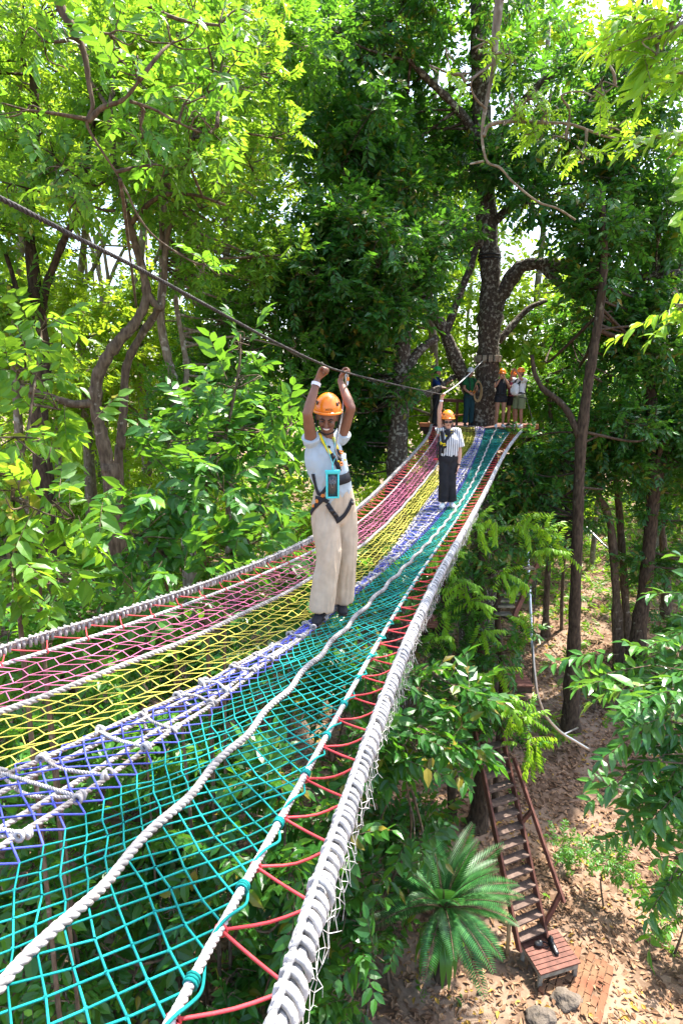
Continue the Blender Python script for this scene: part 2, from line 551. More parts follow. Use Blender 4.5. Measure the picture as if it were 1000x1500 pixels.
def S(u, wq):
    """point of the net at u metres along, wq = 0 (left edge rope) .. 7 (right edge rope)"""
    u = np.asarray(u, float); wq = np.asarray(wq, float)
    u, wq = np.broadcast_arrays(u, wq)
    fi = np.clip((u - U[0]) / (U[-1] - U[0]) * (len(U) - 1), 0, len(U) - 1.001)
    i0 = fi.astype(int); t = (fi - i0)[..., None]
    k0 = np.clip(wq.astype(int), 0, 6); s = (wq - k0)[..., None]
    a = LP[k0, i0] * (1 - t) + LP[k0, i0 + 1] * t
    b = LP[k0 + 1, i0] * (1 - t) + LP[k0 + 1, i0 + 1] * t
    return a * (1 - s) + b * s


def diamond(mbx, k, n, du, r, u0=.3, u1=17.5, sides=5, sag=.012, jit=.006, k1=None):
    """two crossing families of cords filling the strip between lines k and k1"""
    k1 = k + 1 if k1 is None else k1
    m = int((u1 - u0) / du)
    ii, jj = np.meshgrid(np.arange(-n, m + n), np.arange(n + 1), indexing='ij')
    uu = u0 + ii * du
    ww = k + (k1 - k) * jj / n
    pts = S(np.clip(uu, u0, u1), ww)
    pts = pts + rng.normal(0, jit, pts.shape) * np.where((jj > 0) & (jj < n), 1, 0)[..., None]
    pts[..., 2] -= sag * np.sin(jj / n * math.pi)
    ok = (uu >= u0 - 1e-6) & (uu <= u1 + 1e-6)
    for sgn in (1, -1):
        a = pts[:, :-1]; b = np.roll(pts, -sgn, axis=0)[:, 1:]
        v = ok[:, :-1] & np.roll(ok, -sgn, axis=0)[:, 1:]
        if sgn == 1: v[-1] = False
        else: v[0] = False
        mbx.segs(a[v], b[v], r, sides)
    # a small knot at every crossing
    kk = pts[:, 1:-1][ok[:, 1:-1]]; kk = kk[kk[:, 1] < 7.5]
    dk = nrm(rng.normal(0, 1, kk.shape)) * r * 1.5
    mbx.segs(kk - dk, kk + dk, r * 1.75, 6)
    return pts, ok


def grid_net(mbx, k, n, du, r, skew, u0=.3, u1=17.5, sides=5):
    """cords along the bridge and slack wavy cords across it"""
    m = int((u1 - u0) / du)
    ii, jj = np.meshgrid(np.arange(m + 1), np.arange(n + 1), indexing='ij')
    uu = u0 + ii * du + skew * jj / n + np.where(jj % 2, .28 * du, -.28 * du)
    pts = S(np.clip(uu, u0, u1), k + jj / n)
    pts = pts + rng.normal(0, .006, pts.shape)
    pts[..., 2] -= .015 * np.sin(jj / n * math.pi)
    mbx.segs(pts[:, :-1], pts[:, 1:], r, sides)
    mbx.segs(pts[:-1], pts[1:], r, sides)


def twisted(mbx, path, rad, pitch, sides=5, per=9, strands=3, mi=0):
    path = np.asarray(path, float)
    d = np.concatenate([[0], np.cumsum(np.linalg.norm(np.diff(path, axis=0), axis=1))])
    n = max(8, int(d[-1] / pitch * per))
    s = np.linspace(0, d[-1], n)
    p = np.stack([np.interp(s, d, path[:, i]) for i in range(3)], -1)
    t, N, B = frames(p)
    for q in range(strands):
        a = s / pitch * 2 * math.pi + q * 2 * math.pi / strands
        c = p + rad * .52 * (np.cos(a)[:, None] * N + np.sin(a)[:, None] * B)
        mbx.tube(c, rad * .55, sides, mi=mi)


def wline(wq, u0=.3, u1=17.55, n=260, dz=0, wob=0, per=.6):
    u = np.linspace(u0, u1, n)
    p = S(u, np.full(n, float(wq)))
    p[:, 2] += dz
    if wob:
        p[:, 0] += wob * np.sin(u / per * 2 * math.pi); p[:, 2] += wob * .6 * np.cos(u / per * 2 * math.pi)
    return p


EW = 1.0
net = thing('net_bridge', 'long sagging rope net bridge in pink, yellow, blue and teal bands strung through the trees', 'net bridge', (0, 2, -1.6))
# edge ropes: a core wrapped by half hitches
for wq, sgn in ((0, -1), (7, 1)):
    e = MB()
    core = wline(wq)
    e.tube(core, .017, 7)
    d = np.concatenate([[0], np.cumsum(np.linalg.norm(np.diff(core, axis=0), axis=1))])
    st = np.cumsum(rng.uniform(.034, .054, int(d[-1] / .044))); st = st[st < d[-1]]
    pc = np.stack([np.interp(st, d, core[:, i]) for i in range(3)], -1)
    t, N, B = frames(pc)
    side = nrm(np.cross(t, [0, 0, 1.0])); up = np.cross(side, t)
    for i in range(len(st)):
        tt = nrm(t[i] + side[i] * (.42 + rng.normal(0, .16)) * (1 if i % 2 else .7))
        a1 = nrm(np.cross(tt, up[i])); a2 = np.cross(tt, a1)
        e.torus(pc[i], a1, a2, EW * (.030 + rng.normal(0, .0032)), .0112, 12, 6)
        if i % 1 == 0:   # locking loop that lies along the rope
            c = pc[i] - side[i] * sgn * .020 + up[i] * .022
            e.torus(c, t[i], nrm(up[i] + side[i] * .6), .019, .0088, 9, 5)
    e.build('edge_rope', M['rope_w'] if wq == 7 else M['rope'], net)
# inner lines and load ropes
x = MB(); twisted(x, wline(1), .014, .10); x.build('border_rope', M['rope_w'], net)
x = MB(); twisted(x, wline(6, dz=.01), .0135, .06, 6); x.build('border_rope', M['rope_w'], net)
x = MB(); twisted(x, wline(2, wob=.006, per=1.1), .019, .10); x.build('load_rope', M['rope'], net)
x = MB(); twisted(x, wline(5, dz=.015, wob=.012, per=.5), .0175, .085, 7, 12); x.build('load_rope', M['rope'], net)
# lacing between border rope and edge rope
for (ka, kb, du) in ((0, 1, .25), (6, 7, .25)):
    x = MB()
    us = np.arange(.35, 17.4, du)
    ins, outs = (kb, ka) if ka == 0 else (ka, kb)
    for i, u in enumerate(us[:-1]):
        a = S(u, float(ins)); b = S(u + du * .5, float(outs)); c = S(u + du, float(ins))
        m1 = (a + b) / 2 - [0, 0, .012 + .02 * rng.random()]; m2 = (b + c) / 2 - [0, 0, .004]
        x.tube(catmull([a, m1, b], 3), .0048, 5, False); x.tube(catmull([b, m2, c], 3), .0048, 5, False)
        tt = nrm(S(u + .05, float(ins)) - a)
        n1 = nrm(np.cross(tt, [0, 0, 1.0])); 
        x.torus(a, n1, np.cross(tt, n1), .017, .0048, 10, 5)
    x.build('lacing', M['red'], net, label='red zigzag cord')
# coloured netting
for key, k, n, skew in (('pink', 1, 5, .05), ('yellow', 2, 6, .06)):
    x = MB(); grid_net(x, k, n, .088, .0031, skew); x.build('netting', M[key], net, label=key + ' netting')
x = MB(); diamond(x, 3, 4, .094, .0042, sag=-.030); x.build('netting', M['blue'], net, label='blue netting')
x = MB(); diamond(x, 4, 4, .094, .0036); diamond(x, 5, 4, .094, .0036); x.build('netting', M['teal'], net, label='teal netting')
x = MB()   # teal cord whipped round the border rope
b6 = wline(6, dz=.01)
d = np.concatenate([[0], np.cumsum(np.linalg.norm(np.diff(b6, axis=0), axis=1))])
s_ = np.arange(0, d[-1], .012)
p_ = np.stack([np.interp(s_, d, b6[:, i]) for i in range(3)], -1)
t, N, B = frames(p_)
an = s_ / .30 * 2 * math.pi
x.tube(p_ + .019 * (np.cos(an)[:, None] * N + np.sin(an)[:, None] * B) + np.array([0.012, -.006, 0]), .0048, 5, False)
for u in np.arange(.5, 17, .31):
    q = S(u, 6.0) + [0, 0, .01]; tt = nrm(S(u + .05, 6.0) - S(u, 6.0)); n1 = nrm(np.cross(tt, [0, 0, 1.0])); n2 = np.cross(tt, n1)
    for k in range(3): x.torus(q + tt * .009 * k, n1, n2, .017, .0045, 10, 5)
x.build('whipping', M['teal'], net, label='teal cord bound round the border rope')
# walkway: doubled ropes, knotted rungs
for wq, key in ((3.12, 'rope_d'), (3.30, 'rope'), (3.66, 'rope'), (3.82, 'rope_d')):
    x = MB(); twisted(x, wline(wq, dz=.012, wob=.010, per=.9), .0125, .075); x.build('walkway_rope', M[key], net)
ur = np.arange(.55, 17.2, .215)
for i, u in enumerate(ur):
    x = MB()
    w0, w1 = 3.14 + rng.normal(0, .03), 3.84 + rng.normal(0, .03)
    a, b = S(u + .02 * rng.normal(), w0), S(u - .03 + .03 * rng.normal(), w1)
    tl = nrm(S(u + .1, 3.5) - S(u, 3.5))
    for s in (0, 1):
        mid = (a + b) / 2 + tl * (rng.normal(0, .03) - .035 + .03 * s); mid[2] -= .02 - .035 * s
        pa = catmull([a + [0, 0, .02], mid + [0, 0, .02], b + [0, 0, .02]], 7)
        twisted(x, pa, .0085, .045, 5, 6)
    side = nrm(b - a)
    for q, dirn in ((a, 1), (b, -1)):
        q = q + [0, 0, .022]
        for k in range(3):
            ax1 = nrm(tl + rng.normal(0, .35, 3)); ax2 = nrm(np.cross(ax1, side + rng.normal(0, .35, 3)))
            x.torus(q + tl * (k - 1) * .014 + rng.normal(0, .004, 3), nrm(np.cross(ax2, ax1)), ax2, .016, .0088, 10, 6)
    x.build('rung', M['rope_w'] if i % 3 == 0 else M['rope'], net)
# frayed white scrap of netting hanging from the right edge rope
x = MB()
us = np.arange(.9, 9.0, .022)
rows = 5
base = S(us, np.full(len(us), 7.0))
sd = nrm(np.cross(nrm(np.gradient(base, axis=0)), [0, 0, 1.0]))
dep = .02 + .035 * np.abs(np.sin(us * 2.3)) + .02 * np.sin(us * 7.1) ** 2 * np.exp(-us / 5)
G = np.zeros((rows, len(us), 3))
for r_ in range(rows):
    f = r_ / (rows - 1)
    G[r_] = base + sd * (.03 + .03 * f * dep[:, None] / .1) + np.array([0, 0, 1.0]) * (-.02 - f * dep[:, None] * 1.5) + rng.normal(0, .006, base.shape)
for r_ in range(rows - 1):
    o = r_ % 2
    ix = np.arange(o, len(us) - 1, 2)
    x.segs(G[r_, ix], G[r_ + 1, ix + 1], .0012, 3)
    ix = np.arange(1 + (1 - o), len(us) - 1, 2)
    x.segs(G[r_, ix + 0], G[r_ + 1, ix - 1], .0012, 3)
for i in range(0, len(us), 2):
    q = G[-1, i]; x.segs([q], [q + rng.normal(0, .012, 3) - [0, 0, .02]], .0009, 3)
x.build('frayed_mesh', M['rope_w'], net, label='torn white mesh scrap under the right edge rope')

# ------------------------------------------------------------------ hand cable
DCAB = 0.0
_p0, _p1 = P(0, 290, 1.61), P(200, 392, 2.15)
CAB = [_p0 + (_p0 - _p1) * 3.5, _p0, P(100, 342, 1.84), P(200, 392, 2.15), P(300, 446, 2.62), P(400, 500, 3.3), P(470, 533, 4.10 + DCAB), P(507, 546, 4.50 + DCAB), P(590, 566, 6.6), P(648, 578, 9.55)]
cabp = catmull(CAB, 10)
x = MB(); twisted(x, cabp, .0078, .05, 5, 8)
tag(x.build('hand_cable', M['cable']), 'thick dark steel cable running above the net that both women hold', 'cable')
x = MB(); twisted(x, catmull([cabp[-1], P(670, 563, 12), P(690, 545, 15), P(706, 529, 18.2)], 10), .012, .06, 5, 6)
tag(x.build('hand_cable', M['rope_w']), 'pale far stretch of cable rising from the raised hand to the big trunk', 'cable')

# ------------------------------------------------------------------ people
from mathutils.bvhtree import BVHTree


def loft(mbx, pts, ra, rb=None, right=None, sides=14, n=5, flat=False):
    """closed tapered limb with rounded ends; ra across 'right', rb across the other way"""
    pts = np.asarray(pts, float); ra = np.broadcast_to(np.asarray(ra, float), (len(pts),))
    rb = ra if rb is None else np.broadcast_to(np.asarray(rb, float), (len(pts),))
    q = catmull(np.column_stack([pts, ra, rb]), n)
    p, a, b = q[:, :3], q[:, 3], q[:, 4]
    t0 = nrm(p[0] - p[1]); t1 = nrm(p[-1] - p[-2])
    c0, c1 = min(a[0], b[0]), min(a[-1], b[-1])
    p = np.vstack([p[0] + t0 * c0 * .9, p[0] + t0 * c0 * .55, p, p[-1] + t1 * c1 * .55, p[-1] + t1 * c1 * .9])
    if flat: p[-2], p[-1] = p[-3] + t1 * .004, p[-3] + t1 * .008
    e1, e2 = (1.0, .97) if flat else (.83, .42)
    a = np.concatenate([[a[0] * .42, a[0] * .83], a, [a[-1] * e1, a[-1] * e2]])
    b = np.concatenate([[b[0] * .42, b[0] * .83], b, [b[-1] * e1, b[-1] * e2]])
    if right is None:
        t, N, B = frames(p)
    else:
        t = nrm(np.gradient(p, axis=0))
        N = nrm(np.asarray(right, float) - t * (t @ np.asarray(right, float))[:, None]); B = np.cross(t, N)
    an = np.arange(sides) * 2 * math.pi / sides
    V = p[:, None] + (a[:, None] * np.cos(an))[..., None] * N[:, None] + (b[:, None] * np.sin(an))[..., None] * B[:, None]
    m = len(p); s0 = mbx.n
    i = np.arange(m - 1)[:, None] * sides; j = np.arange(sides)[None]; k = (j + 1) % sides
    mbx.add(V, np.stack([i + j, i + k, i + sides + k, i + sides + j], -1).reshape(-1, 4))
    mbx.f.append(np.arange(sides)[None, ::-1] + s0); mbx.m.append(np.zeros(1, np.int32))
    mbx.f.append(np.arange(sides)[None] + s0 + (m - 1) * sides); mbx.m.append(np.zeros(1, np.int32))
    return mbx


def skin(mbx, voxel, smooth=3, wrinkle=None):
    """fuse the closed pieces of a figure or garment into one continuous surface"""
    me = mbx.mesh('tmp')
    o = bpy.data.objects.new('tmp', me); C.objects.link(o)
    r = o.modifiers.new('r', 'REMESH'); r.mode = 'VOXEL'; r.voxel_size = voxel
    if smooth:
        s = o.modifiers.new('s', 'SMOOTH'); s.factor = .5; s.iterations = smooth
    dg = bpy.context.evaluated_depsgraph_get()
    ev = o.evaluated_get(dg)
    m2 = bpy.data.meshes.new_from_object(ev)
    bpy.data.objects.remove(o); bpy.data.meshes.remove(me)
    if wrinkle:
        amp, fr = wrinkle[:2]; vz = wrinkle[2] if len(wrinkle) > 2 else .28
        co = np.empty(len(m2.vertices) * 3, np.float32); m2.vertices.foreach_get('co', co); co = co.reshape(-1, 3)
        no = np.empty(len(m2.vertices) * 3, np.float32); m2.vertices.foreach_get('normal', no); no = no.reshape(-1, 3)
        from mathutils import noise as _n
        ph = np.array([_n.noise(Vector((p[0] * fr * .55, p[1] * fr * .55, p[2] * fr * vz + p[0] * fr * .25))) + .6 * (1 - 2 * abs(_n.noise(Vector((p[0] * fr * .7 + 7, p[1] * fr * .7, p[2] * fr * vz * 1.8 - p[0] * fr * .4))))) for p in co.tolist()])
        co = co + no * (amp * ph)[:, None]
        m2.vertices.foreach_set('co', co.ravel())
    m2.polygons.foreach_set('use_smooth', np.ones(len(m2.polygons), bool))
    m2.update()
    return m2


def link_mesh(name, me, m, parent=None, loc=None, label=None):
    off = WL[parent.name] if parent is not None else np.asarray(loc, float)
    me.transform(Matrix.Translation(Vector([-float(v) for v in off])))
    me.name = name
    me.materials.clear(); me.materials.append(m)
    o = bpy.data.objects.new(name, me); C.objects.link(o)
    if parent is not None: o.parent = parent
    else: o.location = [float(v) for v in loc]
    WL[o.name] = off
    if label: o['label'] = label
    return o


def hand(mbx, wrist, d, a, curl, grip, s=1.0, side=1):
    """wrist -> palm -> five fingers. d along the palm, a across the knuckles (towards the little finger), curl = palm side"""
    wrist = np.asarray(wrist, float)
    d = nrm(d); a = nrm(np.asarray(a, float) - d * np.dot(a, d)); c = np.cross(d, a)
    c = c * np.sign(np.dot(c, curl) or 1)
    pe = wrist + d * .085 * s
    loft(mbx, [wrist - d * .01 * s, wrist + d * .03 * s, wrist + d * .06 * s, pe], np.array([.024, .034, .038, .036]) * s, np.array([.019, .016, .014, .011]) * s, a, 12, 3)
    for i, (o, L) in enumerate(zip((-.027, -.009, .009, .026), (.072, .080, .074, .058))):
        r = np.array([.0088, .0085, .0078, .0065]) * s
        b = pe + a * o * s - d * .006 * s
        if grip:
            pts = [b, b + d * L * .30 * s + c * L * .16 * s, b + d * L * .30 * s + c * L * .55 * s, b - d * L * .08 * s + c * L * .62 * s]
        else:
            k = .12 + .05 * i
            pts = [b, b + d * L * .42 * s + c * L * k * .3 * s, b + d * L * .72 * s + c * L * k * 1.2 * s, b + d * L * .95 * s + c * L * k * 2.4 * s]
        loft(mbx, pts, r, None, None, 8, 2)
    tb = wrist + d * .022 * s - a * .026 * s
    if grip:
        pts = [tb, tb + d * .028 * s - a * .014 * s + c * .014 * s, tb + d * .052 * s - a * .004 * s + c * .034 * s, tb + d * .056 * s + a * .018 * s + c * .042 * s]
    else:
        pts = [tb, tb + d * .026 * s - a * .018 * s + c * .008 * s, tb + d * .052 * s - a * .026 * s + c * .016 * s, tb + d * .07 * s - a * .026 * s + c * .02 * s]
    loft(mbx, pts, np.array([.013, .011, .0095, .0075]) * s, None, None, 8, 2)


def head_axes(f, u):
    f = nrm(f); u = nrm(np.asarray(u, float) - f * np.dot(u, f)); l = np.cross(u, f)
    return l, f, u


def add_head(mbx, c, f, u, s=1.0):
    l, f, u = head_axes(f, u); A = np.array([l, f, u])
    mbx.ball(c + u * .022 * s - f * .008 * s, np.array([.076, .094, .098]) * s, A, 18, 12)
    mbx.ball(c - u * .045 * s + f * .022 * s, np.array([.058, .064, .072]) * s, A, 16, 10)
    mbx.ball(c - u * .092 * s + f * .056 * s, np.array([.026, .024, .022]) * s, A, 12, 8)           # chin
    mbx.ball(c + u * .022 * s + f * .076 * s, np.array([.055, .016, .016]) * s, A, 12, 8)           # brow
    for q in (-1, 1): mbx.ball(c - u * .020 * s + f * .062 * s + l * q * .036 * s, np.array([.026, .024, .026]) * s, A, 12, 8)   # cheeks
    loft(mbx, [c + u * .016 * s + f * .086 * s, c - u * .010 * s + f * .098 * s, c - u * .027 * s + f * .108 * s], np.array([.009, .011, .015]) * s, np.array([.010, .011, .012]) * s, l, 10, 3)
    for q in (-1, 1):                                                                              # ears
        mbx.ball(c + l * q * .078 * s - f * .006 * s - u * .006 * s, np.array([.009, .019, .032]) * s, A, 10, 8)


def add_face(body, c, f, u, s, smile, lipm, iris=True):
    l, f, u = head_axes(f, u); A = np.array([l, f, u])
    if iris:
        for q in (-1, 1):
            x = MB().ball(c + l * q * .031 * s + u * .004 * s + f * .0795 * s, np.array([.0125, .010, .0040]) * s, A, 12, 8)
            x.ball(c + l * q * .030 * s + u * .0045 * s + f * .0842 * s, np.array([.0085, .0065, .0048]) * s, A, 10, 6, mi=1)
            loft(x, [c + l * q * .016 * s + u * .006 * s + f * .0885 * s, c + l * q * .031 * s + u * .0105 * s + f * .0895 * s, c + l * q * .046 * s + u * .005 * s + f * .082 * s], np.array([.0022, .0030, .0022]) * s, None, None, 8, 3)
            x.m[-1][:] = 1; x.m[-2][:] = 1; x.m[-3][:] = 1
            x.build('eye', [M['eye'], M['iris']], body)
            x = MB(); loft(x, [c + l * q * .014 * s + u * .022 * s + f * .093 * s, c + l * q * .032 * s + u * .030 * s + f * .090 * s, c + l * q * .050 * s + u * .023 * s + f * .080 * s], np.array([.0045, .005, .003]) * s, None, None, 8, 3)
            x.build('eyebrow', M['hair'], body)
    y = .052
    if smile:
        x = MB()
        loft(x, [c + l * k * s - u * (y - 6.2 * k * k) * s + f * (.092 - 9 * k * k) * s for k in (-.033, -.018, 0, .018, .033)], np.array([.005, .013, .016, .013, .005]) * s, np.array([.006, .008, .008, .008, .006]) * s, u, 10, 4)
        x.build('lips', lipm, body)
        x = MB()
        loft(x, [c + l * k * s - u * (y - 1.5e-3 - 6.2 * k * k) * s + f * (.0955 - 9 * k * k) * s for k in (-.023, -.012, 0, .012, .023)], np.array([.002, .0065, .008, .0065, .002]) * s, np.array([.006, .0075, .0075, .0075, .006]) * s, u, 10, 4)
        x.build('teeth', M['teeth'], body)
    else:
        x = MB()
        loft(x, [c + l * k * s - u * (y - 1.0 * k * k) * s + f * (.089 - 9 * k * k) * s for k in (-.022, -.01, 0, .01, .022)], np.array([.003, .006, .006, .006, .003]) * s, None, None, 8, 3)
        x.build('lips', lipm, body)


def helmet(body, c, f, u, m, s=1.0, detail=True, logo=False):
    l, f, u = head_axes(f, u); A = np.array([l, f, u])
    hc = c + u * .064 * s - f * .008 * s
    x = MB().ball(hc, np.array([.100, .122, .118]) * s, A, 28, 14, v0=0, v1=.53)
    # brim band and slight peak
    ang = np.linspace(0, 2 * math.pi, 37)
    rim = np.array([hc + l * .1015 * s * math.cos(t) + f * (.124 + .008 * max(0, math.sin(t)) ** 3) * s * math.sin(t) - u * (.010 + .007 * abs(math.cos(t)) ** 2) * s for t in ang])
    x.tube(rim, .005 * s, 6, False)
    h = x.build('helmet', m, body)
    so_ = h.modifiers.new('shell', 'SOLIDIFY'); so_.thickness = .006 * s; so_.offset = 1
    if detail:
        for (az, el, wd, ht) in ((-52, 26, .010, .017), (-68, 28, .006, .013), (52, 26, .010, .017), (68, 28, .006, .013)):
            a, e = R(az), R(el)
            dr = np.array([math.sin(a) * math.cos(e), math.cos(a) * math.cos(e), math.sin(e)])
            q = hc + (dr * np.array([.1045, .1265, .1225]) * s) @ A
            nn = nrm((dr / np.array([.100, .122, .118])) @ A); tt = nrm(np.cross(u, nn))
            MB().ball(q, np.array([wd, ht, .004]) * s, np.array([tt, np.cross(nn, tt), nn]), 12, 6).build('vent', M['blackp'], h)
        x = MB()
        for q in (-1, 1):
            x.tube(catmull([hc + l * q * .098 * s + f * .02 * s - u * .01 * s, c + l * q * .080 * s + f * .02 * s - u * .045 * s, c + l * q * .052 * s + f * .045 * s - u * .10 * s, c + f * .058 * s - u * .122 * s], 5), .0055 * s, 5, False)
        x.build('chin_strap', M['black'], h)
    if logo:
        cu = bpy.data.curves.new('logo', 'FONT'); cu.body = 'PETZL'; cu.size = .022; cu.align_x = 'CENTER'; cu.extrude = .0012
        t_ = bpy.data.objects.new('t', cu); C.objects.link(t_)
        me = bpy.data.meshes.new_from_object(t_.evaluated_get(bpy.context.evaluated_depsgraph_get()))
        bpy.data.objects.remove(t_)
        e = R(6); a = R(12)
        dr = np.array([math.sin(a) * math.cos(e), math.cos(a) * math.cos(e), math.sin(e)])
        q = hc + (dr * np.array([.106, .128, .124]) * s) @ A
        nn = nrm((dr / np.array([.100, .122, .118])) @ A); tt = nrm(np.cross(u, nn)); bb = np.cross(nn, tt)
        me.transform(Matrix(((tt[0], bb[0], nn[0], q[0]), (tt[1], bb[1], nn[1], q[1]), (tt[2], bb[2], nn[2], q[2]), (0, 0, 0, 1))))
        link_mesh('lettering', me, M['blackp'], h)
    return h


def shoe(body, ank, toe_dir, m, s=1.0, sole=None):
    d = nrm(np.array([toe_dir[0], toe_dir[1], 0.0])); sd = np.array([-d[1], d[0], 0])
    b = np.array([ank[0], ank[1], ank[2]])
    x = MB()
    loft(x, [b - d * .055 * s - [0, 0, .045 * s], b + d * .01 * s - [0, 0, .035 * s], b + d * .09 * s - [0, 0, .052 * s], b + d * .16 * s - [0, 0, .062 * s]], np.array([.036, .038, .044, .036]) * s, np.array([.042, .048, .034, .022]) * s, sd, 14, 4)
    me = skin(x, .009 * s, 3)
    o = link_mesh('shoe', me, m, body)
    x = MB()
    loft(x, [b - d * .055 * s - [0, 0, .082 * s], b + d * .03 * s - [0, 0, .082 * s], b + d * .16 * s - [0, 0, .082 * s]], np.array([.038, .041, .038]) * s, np.array([.011, .011, .010]) * s, sd, 12, 4)
    x.build('sole', sole or M['white_h'], o)
    return o


def body_parts(J, s, hip=.085, bust=1.0):
    """the bare figure as closed pieces"""
    b = MB(); rt = J['right']
    loft(b, [J['pelvis'] - [0, 0, .05 * s], J['pelvis'], J['waist'], J['chest'], (J['chest'] * .35 + J['neck'] * .65)],
         np.array([.12, .155, .125, .148, .11]) * s, np.array([.09, .105, .09, .108 * bust, .07]) * s, rt, 18, 5)
    loft(b, [J['neck'] - (J['head'] - J['neck']) * .15, J['neck'] * .5 + J['head'] * .5, J['head'] - J['hu'] * .03 * s], np.array([.058, .049, .050]) * s, None, None, 12, 4)
    for q in 'RL':
        loft(b, [J['neck'] * .45 + J['sh' + q] * .55, J['sh' + q]], np.array([.045, .048]) * s, None, None, 12, 3)
        sh, el, wr = J['sh' + q], J['el' + q], J['wr' + q]
        loft(b, [sh, sh * .6 + el * .4, el], np.array([.049, .045, .036]) * s, None, None, 12, 4)
        loft(b, [el, el * .68 + wr * .32, wr], np.array([.036, .038, .024]) * s, None, None, 12, 4)
        hp, kn, an = J['hip' + q], J['kn' + q], J['an' + q]
        loft(b, [hp, hp * .6 + kn * .4, kn], np.array([hip, hip * .9, .055]) * s, None, None, 14, 4)
        loft(b, [kn, kn * .66 + an * .34, an * .9 + kn * .1, an], np.array([.054, .055, .036, .036]) * s, None, None, 14, 4)
        fd = nrm(np.array([*J['ft' + q][:2], 0.0]))
        loft(b, [an - [0, 0, .03 * s], an + fd * .07 * s - [0, 0, .05 * s], an + fd * .14 * s - [0, 0, .062 * s]], np.array([.034, .034, .03]) * s, np.array([.034, .026, .018]) * s, np.array([-fd[1], fd[0], 0]), 12, 3)
    add_head(b, J['head'], J['hf'], J['hu'], s)
    return b


def top_parts(J, s, sleeve, ease=.014, hem=0.0, bust=1.0, wide=1.0, flare=.012):
    b = MB(); rt = J['right']
    hemp = J['pelvis'] * (1 - hem) + J['waist'] * hem
    loft(b, [hemp, J['waist'], J['chest'], (J['chest'] * .35 + J['neck'] * .65), J['neck'] * .93 + J['chest'] * .07], (np.array([.150, .140, .160, .118, .066]) * wide + ease) * s, (np.array([.105, .103, .118 * bust, .078, .056]) + ease) * s, rt, 20, 5)
    for q in 'RL':
        sh, el = J['sh' + q], J['el' + q]
        loft(b, [J['neck'] * .5 + sh * .5, sh], (np.array([.047, .052]) + ease * .6) * s, None, None, 14, 3)
        sl_ = sleeve[q] if isinstance(sleeve, dict) else sleeve
        if sl_ > 0:
            wr = J['wr' + q]
            pts = [sh, sh * (1 - min(sl_, 1)) + el * min(sl_, 1)]
            rr = [.053, .052 + flare]
            if sl_ > 1: pts.append(el * (2 - sl_) + wr * (sl_ - 1)); rr = [.053, .046, .036]
            loft(b, pts, (np.array(rr) + ease * .8) * s, None, None, 14, 4, True)
    return b


def bottom_parts(J, s, length, r=(.098, .092, .075, .075), ease=.008):
    b = MB(); rt = J['right']
    loft(b, [J['pelvis'] - [0, 0, .07 * s], J['pelvis'], J['pelvis'] * .25 + J['waist'] * .75], (np.array([.135, .160, .136]) + ease) * s, (np.array([.10, .112, .098]) + ease) * s, rt, 20, 4)
    for q in 'RL':
        hp, kn, an = J['hip' + q], J['kn' + q], J['an' + q]
        if length <= 1:
            e = hp * (1 - length) + kn * length; pts = [hp, (hp + e) / 2, e]; rr = [r[0], r[1], r[2]]
        else:
            f = length - 1; e = kn * (1 - f) + an * f; pts = [hp, hp * .5 + kn * .5, kn, kn * .5 + e * .5, e]; rr = [r[0], r[1], r[2], (r[2] + r[3]) / 2, r[3]]
        loft(b, pts, np.array(rr) * s, None, None, 16, 4, True)
    return b


def std_joints(base, h, yaw, lean=(0, 0)):
    """upright figure; yaw 0 faces -Y (the camera), positive turns towards +X"""
    f = np.array([math.sin(yaw), -math.cos(yaw), 0]); l = np.cross([0, 0, 1.0], f)
    base = np.asarray(base, float); s = h / 1.7
    def q(a, b, c): return base + (l * a + f * b) * s + np.array([0, 0, c * s]) + np.array([lean[0], lean[1], 0]) * c / 1.7
    J = {'pelvis': q(0, 0, .93), 'waist': q(0, .01, 1.08), 'chest': q(0, .0, 1.27), 'neck': q(0, -.015, 1.425), 'head': q(0, .015, 1.575), 'hf': f, 'hu': np.array([0, 0, 1.0]), 'right': l, 'f': f, 'l': l, 's': s, 'q': q}
    for n, k in (('L', 1), ('R', -1)):
        J['sh' + n] = q(.165 * k, -.01, 1.375); J['el' + n] = q(.20 * k, -.02, 1.10); J['wr' + n] = q(.20 * k, .06, .86)
        J['hip' + n] = q(.088 * k, 0, .90); J['kn' + n] = q(.095 * k, .02, .49); J['an' + n] = q(.10 * k, -.02, .09); J['ft' + n] = f + l * .25 * k
    return J


def ribbon(mbx, pts, nor, wd, th, mi=0):
    p = np.asarray(pts, float); nn = nrm(nor)
    t = nrm(np.gradient(p, axis=0)); sd = nrm(np.cross(t, nn)) * wd / 2; nn = nn * th
    V = np.stack([p - sd, p + sd, p + sd + nn, p - sd + nn], 1)
    m = len(p); i = np.arange(m - 1)[:, None] * 4; j = np.arange(4)[None]; k = (j + 1) % 4
    mbx.add(V, np.stack([i + j, i + k, i + 4 + k, i + 4 + j], -1).reshape(-1, 4), mi)
    s0 = mbx.n - m * 4
    mbx.f.append(np.array([[s0, s0 + 1, s0 + 2, s0 + 3][::-1], [s0 + m * 4 - 4 + q for q in range(4)]])); mbx.m.append(np.full(2, mi, np.int32))


def bvh_of(objs):
    V, Fc = [], []
    for o in objs:
        n0 = len(V); off = Vector([float(x) for x in WL[o.name]])
        V += [v.co + off for v in o.data.vertices]
        Fc += [[n0 + i for i in p.vertices] for p in o.data.polygons]
    return BVHTree.FromPolygons(V, Fc)


